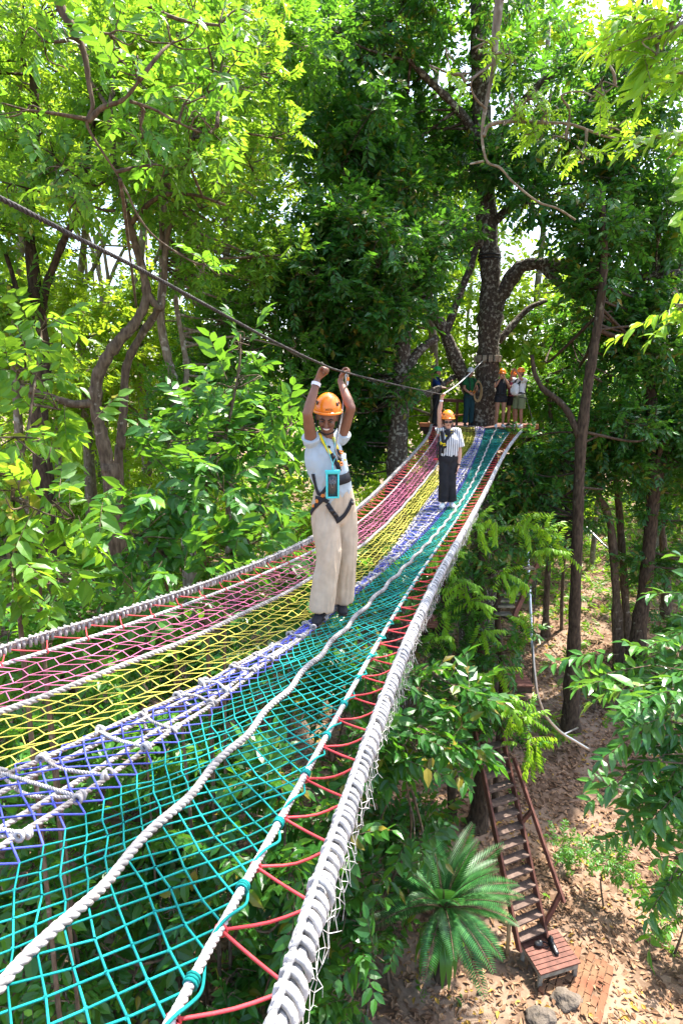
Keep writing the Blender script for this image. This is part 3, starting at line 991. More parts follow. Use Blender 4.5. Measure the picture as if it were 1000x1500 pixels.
def drape(bvh, pix, n=4, off=.004):
    """lay a strap over the clothes, following the line of points"""
    q = catmull(np.array([[a, b, 0] for a, b in pix], float), n)
    P_, N_ = [], []
    for a, b, _ in q:
        d = Vector(nrm(ray(a, b)))
        hit, no, _i, _d = bvh.ray_cast(Vector((0, 0, 0)), d)
        if hit is None: continue
        P_.append(np.array(hit) + np.array(no) * off); N_.append(np.array(no))
    P_, N_ = np.array(P_), np.array(N_)
    if len(P_) > 4:
        for _ in range(2):
            P_[1:-1] = P_[1:-1] * .5 + (P_[:-2] + P_[2:]) * .25; N_[1:-1] = N_[1:-1] * .5 + (N_[:-2] + N_[2:]) * .25
    return P_, nrm(N_)


def net_foot(px, py, dz=.095):
    """ankle point standing on the net at a pixel"""
    d = ray(px, py); lo, hi = 1.0, 17.0
    for _ in range(50):
        y = (lo + hi) / 2
        if y * d[2] / d[1] > edge_z(y) - .13 * drop_shape(y): lo = y
        else: hi = y
    return d / d[1] * lo + np.array([0, 0, dz])


# --- woman on the near part of the net
yw = R(24)
fw = np.array([math.sin(yw), -math.cos(yw), 0]); lw = np.array([math.cos(yw), math.sin(yw), 0])
aR, aL = net_foot(470, 908), net_foot(500, 893)
Y0 = (aR[1] + aL[1]) / 2 - .02
D = Y0 - 4.28
print('D', D)
def W(px, py, y): return P(px, py, y + D)
J = {'pelvis': W(488, 740, 4.30), 'waist': W(488, 712, 4.28), 'chest': W(476, 670, 4.27), 'neck': W(479, 643, 4.29), 'head': W(479.5, 611, 4.20),
     'hf': np.array([-.06, -.86, -.42]), 'hu': np.array([.06, 0, 1.0]), 'right': lw,
     'shR': W(456, 646, 4.20), 'elR': W(450, 606, 4.02), 'wrR': W(464.5, 557, 4.10),
     'shL': W(499, 641, 4.38), 'elL': W(514, 598, 4.26), 'wrL': W(498, 558, 4.42),
     'hipR': W(475, 748, 4.27), 'hipL': W(503, 748, 4.36), 'knR': W(481, 814, 4.20), 'knL': W(506, 812, 4.36),
     'anR': aR, 'anL': aL, 'ftR': np.array([-.25, -1, 0]), 'ftL': np.array([.1, -1, 0])}
ss = 1.0
bd = body_parts(J, ss, .088)
cdir = nrm(W(507, 546, 4.50) - W(470, 533, 4.10))
hand(bd, J['wrR'], W(476, 527, 4.10) - J['wrR'], -cdir, np.array([.2, -1, .2]), True, 1.0)
hand(bd, J['wrL'], W(505, 540, 4.46) - J['wrL'], cdir, np.array([0, -1, .2]), True, 1.0)
w1 = link_mesh('person', skin(bd, .0058, 3), M['skin_d'], loc=J['pelvis'] * [1, 1, 0] + [0, 0, aR[2] - .09])
tag(w1, 'smiling woman in pale tee and beige trousers with both arms raised to the cable', 'person')
top = link_mesh('tshirt', skin(top_parts(J, ss, .14, .010, .15, 1.0, .96, .008), .007, 3, (.008, 30)), M['tee'], w1)
trs = link_mesh('trousers', skin(bottom_parts(J, ss, 2.0, (.106, .104, .094, .098), .016), .0085, 4, (.012, 30, .10)), M['linen'], w1)
add_face(w1, J['head'], J['hf'], J['hu'], 1.0, True, M['lip'])
helmet(w1, J['head'], J['hf'] + np.array([0, 0, .24]), J['hu'], M['orange'], 1.0, True, True)
l_, f_, u_ = head_axes(J['hf'], J['hu'])
MB().ball(J['head'] + u_ * .02 - f_ * .02, (.082, .088, .09), np.array([l_, f_, u_]), 16, 10).build('hair', M['hair'], w1)
shoe(w1, aR, J['ftR'], M['blackc'], 1.0, M['blackp']); shoe(w1, aL, J['ftL'], M['blackc'], 1.0, M['blackp'])
x = MB(); dd = nrm(J['wrR'] - J['elR']); n1 = nrm(np.cross(dd, [0, 1, 0])); n2 = np.cross(dd, n1)
x.tube([J['wrR'] - dd * .045, J['wrR'] - dd * .02], .0345, 14, False); wb = x.build('wristband', M['white'], w1)
bv = bvh_of([top, trs])
har = MB()
for pts, wd, mi in (([(467, 635), (473, 648), (479, 658), (484, 665)], .026, 1), ([(484, 665), (488, 672), (493, 681), (497, 690)], .030, 0),
                    ([(487, 640), (490, 648), (494, 659)], .024, 1), ([(494, 659), (496, 668), (498, 680)], .026, 0),
                    ([(459, 694), (462, 708), (467, 724), (472, 722), (480, 712)], .026, 0),
                    ([(476, 728), (470, 734), (463, 741), (457, 750), (454, 762)], .036, 0),
                    ([(479, 738), (486, 748), (493, 758), (495, 765)], .036, 0), ([(494, 763), (503, 755), (510, 744), (515, 731)], .034, 0),
                    ([(488, 706), (498, 703), (508, 700), (512, 696)], .075, 0), ([(463, 729), (472, 731), (480, 735)], .03, 0)):
    p_, n_ = drape(bv, pts)
    if len(p_) > 2: ribbon(har, p_, n_, wd, .006, mi)
hs = har.build('harness', [M['black'], M['yel_web']], w1)
for (a, b, sz, mk) in ((481, 656, .020, 'black'), (487, 669, .030, 'blackp'), (498, 664, .030, 'amber'), (498, 680, .026, 'amber'), (494, 676, .018, 'yel_web'), (503, 674, .016, 'yel_web'), (496, 684, .02, 'blackp'),
                       (473, 726, .018, 'amber'), (466, 734, .022, 'amber'), (461, 741, .018, 'amber'), (486, 748, .040, 'blackp'), (490, 753, .036, 'blackp'), (514, 737, .032, 'blackp')):
    p_, n_ = drape(bv, [(a, b), (a + .6, b + .6)], 1, .008)
    if len(p_) == 0: continue
    n0 = n_[0]; t0 = nrm(np.cross(n0, [.6, 0, .8])); t1 = np.cross(n0, t0)
    if mk == 'amber':
        q = MB().torus(p_[0] + n0 * .006, t0, t1, sz * .5, .0055, 12, 6)
    else:
        q = MB().box(p_[0] + n0 * .006, (sz, sz * .7, .009), np.array([t0, t1, n0]))
    q.build('buckle', M[mk], hs)
# lanyard and its carabiner on the cable
cb = W(508, 547, 4.52)
ly = thing('lanyard', 'grey flecked safety lanyard hanging from the cable to the chest harness', 'lanyard', cb)
p_, n_ = drape(bv, [(497, 672), (498, 673)], 1, .02)
lp = [cb - [0, 0, .085], W(503, 575, 4.42), W(502.5, 592, 4.30), W(500, 612, 4.18), W(496, 632, 4.09), W(492, 652, 4.05), W(492, 664, 4.06), p_[0]]
x = MB(); twisted(x, catmull(lp, 8), .0068, .04, 5, 7); x.build('cord', M['rope_d'], ly)
x = MB(); th = np.linspace(0, 2 * math.pi, 25)
loop = np.array([cb + cdir * (.021 * math.sin(t)) + np.array([0, 0, -.036 + .056 * math.cos(t)]) for t in th])
x.tube(loop, .006, 7, False); x.build('carabiner', M['steel'], ly)
MB().tube([cb + cdir * .021 - [0, 0, .055], cb + cdir * .021 - [0, 0, .025]], .010, 10).build('screw_gate', M['amber'], ly)
# phone pouch
pc_ = P(487, 711, J['waist'][1] - .20)
pp = thing('phone_pouch', 'turquoise waterproof pouch with a dark phone hanging at the waist of the smiling woman', 'phone pouch', pc_)
pa = np.array([nrm(np.array([1, .12, 0])), nrm(np.array([.12, -1, -.05])), [0, 0, 1.0]]); pa[1] = nrm(np.cross(pa[2], pa[0])) * 1
hw, hh, fr = .050, .100, .014
x = MB()
for sx in (-1, 1): x.box(pc_ + pa[0] * sx * (hw - fr / 2), (fr, .014, 2 * hh), pa)
for sz in (-1, 1): x.box(pc_ + pa[2] * sz * (hh - fr / 2 - .001), (2 * hw - 2 * fr, .013, fr), pa)
x.build('pouch_frame', M['tq'], pp, bevel=.003)
MB().box(pc_ + pa[2] * (hh + .004), (2 * hw + .012, .02, .026), pa).build('clasp', M['tq'], pp, bevel=.004)
x = MB().box(pc_, (2 * hw - 2 * fr + .004, .008, 2 * hh - 2 * fr + .004), pa); x.build('phone', M['phone'], pp)
fwd = -pa[1] if np.dot(pa[1], [0, -1, 0]) < 0 else pa[1]
x = MB()
for sx in (-1, 1): x.tube([pc_ + fwd * .0052 + pa[0] * sx * .026 + pa[2] * .065, pc_ + fwd * .0052 + pa[0] * .004 * sx - pa[2] * .02], .0016, 4)
x.torus(pc_ + fwd * .0052 + pa[2] * .034, pa[0], pa[2], .009, .002, 12, 5)
x.build('cord_inside', M['rope_d'], pp)
x = MB()
x.tube([pc_ + pa[2] * .115, pc_ + pa[2] * .15], .006, 6)
ptop = pc_ + pa[2] * .15
for (pl, yy_) in (([(484, 672), (478, 655), (471, 640)], 0), ([(489, 672), (489, 655), (488, 641)], 0)):
    q_, n_ = drape(bv, pl, 4, .012)
    if len(q_) > 1: x.tube(catmull(np.vstack([ptop[None], q_]), 3), .0028, 5)
x.build('neck_cord', M['tq'], pp)

# --- woman in striped shirt further along the net
a2R, a2L = net_foot(648, 744), net_foot(661, 743)
b2 = (a2R + a2L) / 2; b2[2] -= .09
J = std_joints(b2, 1.60, R(-6), (-.02, .0))
J['anR'], J['anL'] = a2R, a2L
Y2 = b2[1]
J['knR'] = P(650, 706, Y2 - .04); J['knL'] = P(660, 706, Y2 - .02)
J['elR'] = P(643, 602, Y2 - .02); J['wrR'] = P(646.5, 585, Y2 - .02); J['shR'] = P(644.5, 631, Y2)
J['shL'] = P(669, 632, Y2 + .02); J['elL'] = P(673, 660, Y2 + .0); J['wrL'] = P(671.5, 682, Y2 - .06)
J['neck'] = P(656, 631, Y2 + .01); J['head'] = P(655.5, 617.5, Y2 - .02); J['chest'] = P(657, 645, Y2); J['waist'] = P(656.5, 662, Y2); J['pelvis'] = P(656, 672, Y2)
J['hipR'] = P(651, 678, Y2); J['hipL'] = P(662, 678, Y2)
J['hf'] = np.array([-.05, -1, -.12])
s2 = 1.6 / 1.7
bd = body_parts(J, s2, .082)
hand(bd, J['wrR'], np.array([.03, 0, .12]), np.array([.9, .4, 0]), np.array([0, -1, 0]), True, s2)
hand(bd, J['wrL'], np.array([-.02, -.02, -.1]), np.array([.1, 1, 0]), np.array([-1, 0, 0]), False, s2)
w2 = link_mesh('person', skin(bd, .008, 3), M['skin_l'], loc=b2)
tag(w2, 'woman in striped shirt, black trousers and sunglasses raising one hand to the cable', 'person')
sm = mat('striped_cotton', (.62, .62, .64), .9, .15)
nt_ = sm.node_tree; wv = nt_.nodes.new('ShaderNodeTexWave'); wv.wave_type = 'BANDS'; wv.bands_direction = 'X'; wv.inputs['Scale'].default_value = 8.5; wv.inputs['Distortion'].default_value = .8; wv.inputs['Detail Scale'].default_value = .6
tc_ = nt_.nodes.new('ShaderNodeTexCoord'); rp_ = nt_.nodes.new('ShaderNodeValToRGB')
rp_.color_ramp.elements[0].position = .42; rp_.color_ramp.elements[0].color = (.20, .21, .24, 1); rp_.color_ramp.elements[1].position = .56; rp_.color_ramp.elements[1].color = (.66, .66, .68, 1)
nt_.links.new(tc_.outputs['Object'], wv.inputs['Vector']); nt_.links.new(wv.outputs['Fac'], rp_.inputs['Fac']); nt_.links.new(rp_.outputs['Color'], nt_.nodes['Principled BSDF'].inputs['Base Color'])
link_t = link_mesh('shirt', skin(top_parts(J, s2, {'R': .12, 'L': .8}, .020, .75, 1.05, 1.0, .020), .011, 3, (.009, 26)), sm, w2)
link_b = link_mesh('trousers', skin(bottom_parts(J, s2, 1.93, (.100, .096, .088, .082), .012), .012, 3, (.010, 20)), M['blackc'], w2)
add_face(w2, J['head'], J['hf'], J['hu'], s2, False, M['lip'], iris=False)
helmet(w2, J['head'], J['hf'] + np.array([0, 0, .1]), J['hu'], M['orange'], 1.05, True)
l_, f_, u_ = head_axes(J['hf'], J['hu'])
MB().ball(J['head'] + u_ * .01 - f_ * .02, (.088, .09, .10), np.array([l_, f_, u_]), 16, 10).ball(J['head'] - u_ * .05 - f_ * .03 + l_ * .05, (.035, .05, .05)).build('hair', M['hair_b'], w2)
x = MB()
for q in (-1, 1): x.ball(J['head'] + l_ * q * .034 + u_ * .004 + f_ * .086, (.029, .010, .019), np.array([l_, f_, u_]), 12, 8); x.tube([J['head'] + l_ * q * .06 + u_ * .008 + f_ * .082, J['head'] + l_ * q * .083 + u_ * .006 + f_ * .0], .004, 5)
x.tube([J['head'] - l_ * .02 + u_ * .008 + f_ * .095, J['head'] + l_ * .02 + u_ * .008 + f_ * .095], .004, 5)
x.build('sunglasses', M['blackp'], w2)
x = MB(); x.torus(J['neck'] + [0, -.02, .005], [1, 0, 0], nrm([0, 1, .3]), .068, .026, 16, 8); x.ball(J['neck'] + [-.02, -.095, -.03], (.05, .03, .06)); x.build('scarf', M['blackc'], w2)
shoe(w2, a2R, np.array([-.4, -1, 0]), M['white'], s2); shoe(w2, a2L, np.array([.1, -1, 0]), M['white'], s2)
x = MB(); dd = nrm(J['wrL'] - J['elL']); x.tube([J['wrL'] - dd * .03, J['wrL'] - dd * .008], .031, 12); x.build('wristwatch', M['blackp'], w2)
x = MB(); dd = nrm(J['wrR'] - J['elR']); x.tube([J['wrR'] - dd * .04, J['wrR'] - dd * .015], .030, 12); x.build('wristband', M['white'], w2)
bv2 = bvh_of([link_t, link_b])
har = MB()
for pts, wd, mi in (([(646, 631), (648, 640), (649, 652), (648, 664)], .05, 0), ([(664, 631), (658, 638), (653, 645), (650, 652)], .045, 0), ([(645, 652), (649, 656), (653, 653)], .04, 0),
                    ([(643.5, 640), (644, 655), (643.5, 668)], .05, 0), ([(645.5, 632), (647, 637)], .04, 1), ([(663, 630), (659, 634)], .045, 1), ([(655, 637), (652, 639)], .045, 1), ([(645, 648), (648, 651)], .05, 1), ([(650, 649), (651, 653)], .05, 1)):
    p_, n_ = drape(bv2, pts, 3, .006)
    if len(p_) > 2: ribbon(har, p_, n_, wd, .008, mi)
har.build('harness', [M['black'], M['yel_web']], w2)
x = thing('lanyard', 'short black lanyard with red clip hanging beside the striped shirt', 'lanyard', P(640, 655, Y2 - .05))
MB().tube(catmull([P(641, 648, Y2 - .06), P(639.5, 660, Y2 - .08), P(639.5, 671, Y2 - .06)], 4), .012, 6).build('webbing', M['black'], x)
MB().box(P(638, 672.5, Y2 - .06), (.07, .03, .035)).build('clip', M['red'], x, bevel=.005)

# ------------------------------------------------------------------ far platform
DZ = -1.15                                            # deck top
dx_ = nrm(np.array([math.cos(R(18)), -math.sin(R(18)), 0])); dy_ = nrm(np.array([math.sin(R(18)), math.cos(R(18)), 0])); dz_ = np.array([0, 0, 1.0])
DA = np.array([dx_, dy_, dz_])
fl, frt = LP[0, -1].copy(), LP[7, -1].copy()
mid = (fl + frt) / 2; mid[2] = DZ
half = np.linalg.norm((frt - fl)[:2]) / 2 + .42
deck = thing('platform', 'high timber tree platform with orange brown edge at the far end of the net', 'platform', mid)
def DP(a, b, c): return mid + dx_ * a + dy_ * b + dz_ * c
x = MB()
for i in range(17):
    b = .12 + i * .162
    x.box(DP(rng.normal(0, .01), b + .02, -.02), (2 * half + rng.normal(0, .02), .15, .036), DA)
x.build('deck_boards', M['wood'], deck, False, bevel=.004)
MB().box(DP(0, .05, -.075), (2 * half - .06, .045, .13), DA).build('front_beam', M['dark_wood'], deck, False, bevel=.004)
for s_ in (-1, 1):
    MB().box(DP(s_ * (half - .22), .06, .055), (.44, .12, .12), DA).build('toe_board', M['wood_o'], deck, False, bevel=.006)
    MB().box(DP(s_ * (half - .16), 1.45, -.16), (.10, 2.7, .16), DA).build('joist', M['dark_wood'], deck, False, bevel=.004)
MB().box(DP(0, 2.75, -.12), (2 * half - .1, .05, .16), DA).build('rear_beam', M['dark_wood'], deck, False, bevel=.004)
for s_ in (-1, 1):
    x = MB().beam(DP(s_ * (half - .2), .5, -.24), DP(s_ * .42, 1.5, -2.4), .09, .12); x.build('brace', M['dark_wood'], deck, False, bevel=.004)
bench = thing('rail_bench', 'dark red timber rail with a seat board behind the raised hand', 'bench', DP(-1.0, 1.2, 0))
q0, q1 = P(645, 586, mid[1] + 1.4), P(690, 588, mid[1] + 1.0)
x = MB().beam(q0, q1, .09, .10); x.build('rail', M['wood'], bench, False, bevel=.004)
qp = P(671, 588, mid[1] + 1.1)
for t_ in (.05, .55, .97):
    q = q0 * (1 - t_) + q1 * t_
    MB().beam(q - [0, 0, .05], [q[0], q[1], DZ], .07, .07, (0, 1, 0)).build('post', M['wood'], bench, False, bevel=.004)
MB().beam(P(660, 608, mid[1] + 1.3), P(684, 608, mid[1] + 1.05), .26, .05).build('seat', M['wood_o'], bench, False, bevel=.004)

# people on the platform ------------------------------------------------------
def far_person(px, h, yaw, dep, label, skin_m, top_m, bot_m, blen, sleeve, helm, head=None, arms=None, shoes='blackp', hair='hair', legw=(.098, .09, .08, .078), hem=.2, lean=(0, 0)):
    b = P(px, 622, 17.6 + dep); b[2] = DZ + .0
    J = std_joints(b, h, yaw, lean); s = h / 1.7
    if arms:
        for k, (a, b_, c_) in arms.items(): J[k] = J['q'](a, b_, c_)
    if head: J['hf'] = nrm(J['f'] * head[0] + J['l'] * head[1] + np.array([0, 0, head[2]]))
    bd = body_parts(J, s)
    for q in 'RL':
        d_ = J['wr' + q] - J['el' + q]
        hand(bd, J['wr' + q], d_ + J['f'] * .03, np.cross(d_, J['f']) + .01, J['f'], False, s)
    o = link_mesh('person', skin(bd, .013, 2), skin_m, loc=b)
    tag(o, label, 'person')
    t_ = link_mesh('top', skin(top_parts(J, s, sleeve, .016, hem), .016, 2, (.004, 26)), top_m, o)
    bt = link_mesh('trousers' if blen > 1 else 'shorts', skin(bottom_parts(J, s, blen, legw, .010), .016, 2, (.004, 22)), bot_m, o)
    if helm: helmet(o, J['head'], J['hf'], J['hu'], helm, s * 1.03, False)
    l_, f_, u_ = head_axes(J['hf'], J['hu'])
    MB().ball(J['head'] + u_ * .0 - f_ * .025, np.array([.084, .085, .10]) * s, np.array([l_, f_, u_]), 14, 8).build('hair', M[hair], o)
    for q in 'RL': shoe(o, J['an' + q], J['ft' + q], M[shoes], s)
    x = MB(); w_ = J['pelvis'] * .5 + J['waist'] * .5
    x.torus(w_, J['l'], J['f'], .155 * s, .02, 20, 6)
    for q in 'RL': x.torus(J['hip' + q] - [0, 0, .04 * s], J['l'], nrm(J['f'] + [0, 0, .25]), .108 * s, .014, 16, 6)
    for q in (-1, 1): x.tube(catmull([w_ + J['l'] * q * .07 * s + J['f'] * .135 * s, J['chest'] + J['l'] * q * .085 * s + J['f'] * .142 * s, J['neck'] + J['l'] * q * .085 * s + J['f'] * .05 * s, J['chest'] + J['l'] * q * .09 * s - J['f'] * .13 * s], 5), .014, 5)
    x.build('harness', M['black'], o)
    return o, J


pA, JA = far_person(637, 1.76, R(70), .55, 'man in navy tee and green helmet standing at the left end of the platform', M['skin_t'], M['navy'], M['blackc'], 1.95, .9, M['green_h'], (1, .1, .0),
                    {'elL': (.22, .10, 1.16), 'wrL': (.12, .34, 1.30), 'elR': (-.22, .12, 1.14), 'wrR': (-.14, .36, 1.12)})
pB, JB = far_person(685, 1.74, R(20), .75, 'guide in white helmet and green vest leaning by the big trunk', M['skin_t'], M['dgreen'], M['tealc'], 1.95, .6, M['white_h'], (1, -.3, -.1),
                    {'elR': (-.24, .08, 1.12), 'wrR': (-.12, .20, 1.0), 'elL': (.2, .1, 1.13), 'wrL': (.08, .24, 1.08)})
x = MB()
for q in (-1, 1): x.torus(JB['waist'] - [0, 0, .06] + JB['l'] * q * .06 + JB['f'] * .15, JB['l'], [0, 0, 1.0], .035, .014, 12, 6)
x.build('carabiner', M['amber'], pB)
pC, JC = far_person(731, 1.68, R(-8), .30, 'woman in black playsuit and orange helmet covering her face with both hands', M['skin_t'], M['blackc'], M['blackc'], .34, .12, M['orange'], (1, 0, -.05),
                    {'elL': (.21, .16, 1.22), 'wrL': (.065, .17, 1.47), 'elR': (-.21, .16, 1.22), 'wrR': (-.065, .17, 1.47)}, shoes='white', legw=(.105, .105, .108, .1))
pD, JD = far_person(748, 1.66, R(-40), .75, 'person in pink top and dark shorts half hidden behind the olive shorts', M['skin_t'], M['pinkc'], M['blackc'], .6, .5, M['orange'], (1, -.2, -.1),
                    {'elL': (.2, .12, 1.13), 'wrL': (.08, .26, 1.22), 'elR': (-.2, .12, 1.13), 'wrR': (-.08, .26, 1.22)})
pE, JE = far_person(758, 1.72, R(-55), .28, 'man in white tee and olive shorts lifting his arms at the platform edge', M['skin_t'], M['white'], M['olive'], .86, .75, M['orange'], (1, -.1, -.05),
                    {'elL': (.20, .22, 1.40), 'wrL': (.08, .30, 1.62), 'elR': (-.20, .22, 1.40), 'wrR': (-.05, .32, 1.60)}, shoes='white', legw=(.11, .112, .118, .1), hem=.0)
bag = MB(); c_ = JE['waist'] + JE['f'] * .22 + [0, 0, .05]
bag.ball(c_, (.14, .10, .18), np.array([JE['l'], JE['f'], dz_]), 16, 10); bag.ball(c_ - [0, 0, .10], (.13, .105, .10), np.array([JE['l'], JE['f'], dz_]), 14, 8)
bg_ = thing('backpack', 'pale grey backpack worn on the front of the man in olive shorts', 'backpack', c_)
link_mesh('bag_body', skin(bag, .016, 3), M['white'], bg_)
MB().box(c_ - [0, 0, .05] + JE['f'] * .105, (.18, .02, .11), np.array([JE['l'], JE['f'], dz_])).build('front_pocket', M['white'], bg_, bevel=.01)
for q in (-1, 1):
    MB().tube(catmull([c_ + JE['l'] * q * .09 + [0, 0, .15], JE['neck'] + JE['l'] * q * .10 + JE['f'] * .06, JE['neck'] + JE['l'] * q * .10 - JE['f'] * .09, JE['waist'] + JE['l'] * q * .13 - JE['f'] * .10, c_ + JE['l'] * q * .11 - [0, 0, .12]], 5), .017, 5).build('strap', M['black'], bg_)

# suspension line from the right end of the deck
x = MB(); x.tube(catmull([P(762, 545, 18.0), P(768, 575, 17.8), DP(half - .1, .3, .0)], 5), .012, 5)
tag(x.build('guy_rope', M['cable']), 'thin dark guy rope slanting down to the right end of the platform', 'rope')
x = MB(); x.tube(catmull([P(652, 535, 18.3), P(640, 585, 17.9), DP(-half + .15, .3, .0)], 5), .012, 5)
tag(x.build('guy_rope', M['cable']), 'thin dark guy rope slanting down to the left end of the platform', 'rope')
x = MB()
cc = P(699, 572, 18.3)
for k in range(6):
    x.tube(np.array([cc + np.array([(.09 + .008 * k) * math.sin(t), -.012 * k, .30 * math.cos(t) - .01 * k]) for t in np.linspace(0, 2 * math.pi, 21)]), .014, 5, False)
tag(x.build('rope_coil', M['tan_rope']), 'tan rope hung in a coil on the big trunk beside the guide', 'rope coil')

# ------------------------------------------------------------------ ladder stair
lb = GP(805, 1392)
def LPp(px, py, z):
    d = ray(px, py); return d * (z / d[2])
zt = lb[2] + .42
c1, c2, c3, c4 = [LPp(a, b, zt) for a, b in ((759, 1376), (815, 1360), (850, 1402), (788, 1420))]
land = thing('step_platform', 'low red brown slatted platform on the ground at the foot of the ladder', 'platform', (c1 + c3) / 2 * [1, 1, 0] + [0, 0, lb[2]])
ex = nrm(c2 - c1); ey = nrm(np.cross([0, 0, 1.0], ex)); 
if np.dot(ey, c4 - c1) < 0: ey = -ey
Lx, Ly = np.linalg.norm(c2 - c1), abs(np.dot(c4 - c1, ey)) + .1
AX = np.array([ex, ey, [0, 0, 1.0]])
if np.linalg.det(AX) < 0: AX[0] *= -1
o0 = (c1 + c2) / 2
nb = 8
x = MB()
for i in range(nb): x.box(o0 + ey * (Ly * (i + .5) / nb) - [0, 0, .015], (Lx, Ly / nb - .012, .03), AX)
x.build('slats', M['wood'], land, False, bevel=.003)
for s_ in (-1, 1): MB().box(o0 + ex * s_ * (Lx / 2 - .05) + ey * Ly / 2 - [0, 0, .085], (.05, Ly - .06, .10), AX).build('bearer', M['grey_wood'], land, False, bevel=.003)
MB().box(o0 + ey * (Ly - .05) - [0, 0, .09], (Lx - .06, .05, .10), AX).build('apron', M['grey_wood'], land, False, bevel=.003)
for sx in (-1, 1):
    for sy in (.08, Ly - .08):
        q = o0 + ex * sx * (Lx / 2 - .05) + ey * sy
        gz = float(ground_z(q[0], q[1])) - .06
        MB().beam([q[0], q[1], zt - .14], [q[0], q[1], gz], .07, .07, (0, 1, 0)).build('foot', M['grey_wood'], land, False, bevel=.003)
# ladder
bl, br = LPp(760, 1392, zt), LPp(800, 1374, zt)
lad = thing('ladder_stair', 'steep red brown timber ladder stair with one handrail on the forest floor', 'ladder', (bl + br) / 2)
wid = np.linalg.norm(br - bl)
tl = P(703, 1112, bl[1] + 1.55); tr_ = P(727, 1078, br[1] + 1.75)
tr_ = tl + (br - bl) * .98
for a, b in ((bl, tl), (br, tr_)):
    up_ = b + (b - a) * .16
    MB().beam(a - [0, 0, .02], up_, .045, .15).build('stringer', M['wood'], lad, False, bevel=.004)
n_ = 13
sx_ = nrm(br - bl)
for i in range(n_ + 1):
    t_ = (i + .7) / n_
    a, b = bl * (1 - t_) + tl * t_, br * (1 - t_) + tr_ * t_
    q = (a + b) / 2
    hx = nrm(b - a); hy = nrm(np.cross([0, 0, 1.0], hx))
    MB().box(q + rng.normal(0, .003, 3), (wid - .05, .17, .035), np.array([hx, hy, [0, 0, 1.0]])).build('tread', M['tread'], lad, False, bevel=.004)
h0, h1 = P(825, 1322, br[1] + .05), P(752, 1110, br[1] + 1.35)
hr = MB().beam(h0, h1, .05, .09).build('handrail', M['wood'], lad, False, bevel=.005)
for t_, tt in ((.06, .06), (.62, .60)):
    q = h0 * (1 - t_) + h1 * t_; e_ = br * (1 - tt) + tr_ * tt
    MB().beam(q, e_, .07, .07, (0, 1, 0)).build('post', M['wood'], lad, False, bevel=.004)
# upper landings and flight on the support trunk
def small_deck(label, px0, px1, py, Y, depth, name='landing'):
    a, b = P(px0, py, Y), P(px1, py, Y); b[2] = a[2]
    t = thing(name, label, 'landing', (a + b) / 2)
    L = np.linalg.norm(b - a); e = nrm(b - a); f = nrm(np.cross([0, 0, 1.0], e)); A = np.array([e, f, [0, 0, 1.0]])
    x = MB(); n = max(3, int(depth / .12))
    for i in range(n): x.box((a + b) / 2 + f * depth * (i + .5) / n, (L, depth / n - .012, .035), A)
    x.build('boards', M['wood'], t, False, bevel=.003)
    for dd_ in (.04, depth - .04): MB().box((a + b) / 2 + f * dd_ - [0, 0, .09], (L - .04, .06, .13), A).build('bearer', M['dark_wood'], t, False, bevel=.003)
    return t
small_deck('red brown landing jutting out right of the leafy vine trunk', 736, 781, 1006, 11.0, .75)
small_deck('small landing board showing left of the vine trunk under the net', 616, 644, 921, 12.2, .8)
small_deck('lower landing board half covered by leaves left of the vine trunk', 690, 706, 1000, 11.1, .6)
fs = thing('stair_flight', 'short open timber stair climbing behind the vine leaves', 'stair', P(740, 890, 12.2))
for i, (pa_, pb_, py) in enumerate(((722, 748, 899), (727, 752, 887), (731, 757, 879), (735, 762, 869), (748, 772, 846), (758, 782, 832))):
    Yt = 12.1 + .08 * i
    a, b = P(pa_, py, Yt), P(pb_, py, Yt); b[2] = a[2]
    MB().box((a + b) / 2, (np.linalg.norm(b - a), .2, .035)).build('tread', M['grey_wood'], fs, False, bevel=.004)
MB().beam(P(752, 903, 12.05), P(787, 826, 12.6), .05, .16).build('stringer', M['wood'], fs, False, bevel=.004)
MB().beam(P(720, 905, 12.05), P(752, 822, 12.6), .05, .16).build('stringer', M['dark_wood'], fs, False, bevel=.004)

# silver zip rail hanging through the wood
rl = thing('zip_rail', 'bent silver steel rail hanging in a curve near the tall trunk', 'rail', P(790, 1030, 12.6))
rp_ = catmull([P(772, 800, 14.5), P(775, 860, 13.8), P(777, 905, 13.3), P(779, 945, 12.9), P(783, 990, 12.7), P(788, 1022, 12.6), P(800, 1050, 12.6), P(820, 1072, 12.7), P(842, 1086, 12.8), P(862, 1098, 12.9)], 6)
MB().tube(rp_, .036, 8).build('pipe', M['steel'], rl)
MB().beam(P(824, 1076, 12.7), P(846, 1066, 13.6), .03, .03).build('bracket', M['steel'], rl)
MB().tube([P(779, 1000, 12.7), P(781, 900, 12.9), P(787, 826, 13.2)], .012, 5).build('hanger', M['cable'], rl)
rl2 = thing('zip_rail', 'far straight stretch of silver rail between the slim trunks', 'rail', P(872, 787, 20))
MB().tube(catmull([P(845, 760, 22), P(862, 776, 21), P(886, 800, 20), P(915, 822, 19)], 5), .036, 7).build('pipe', M['steel'], rl2)

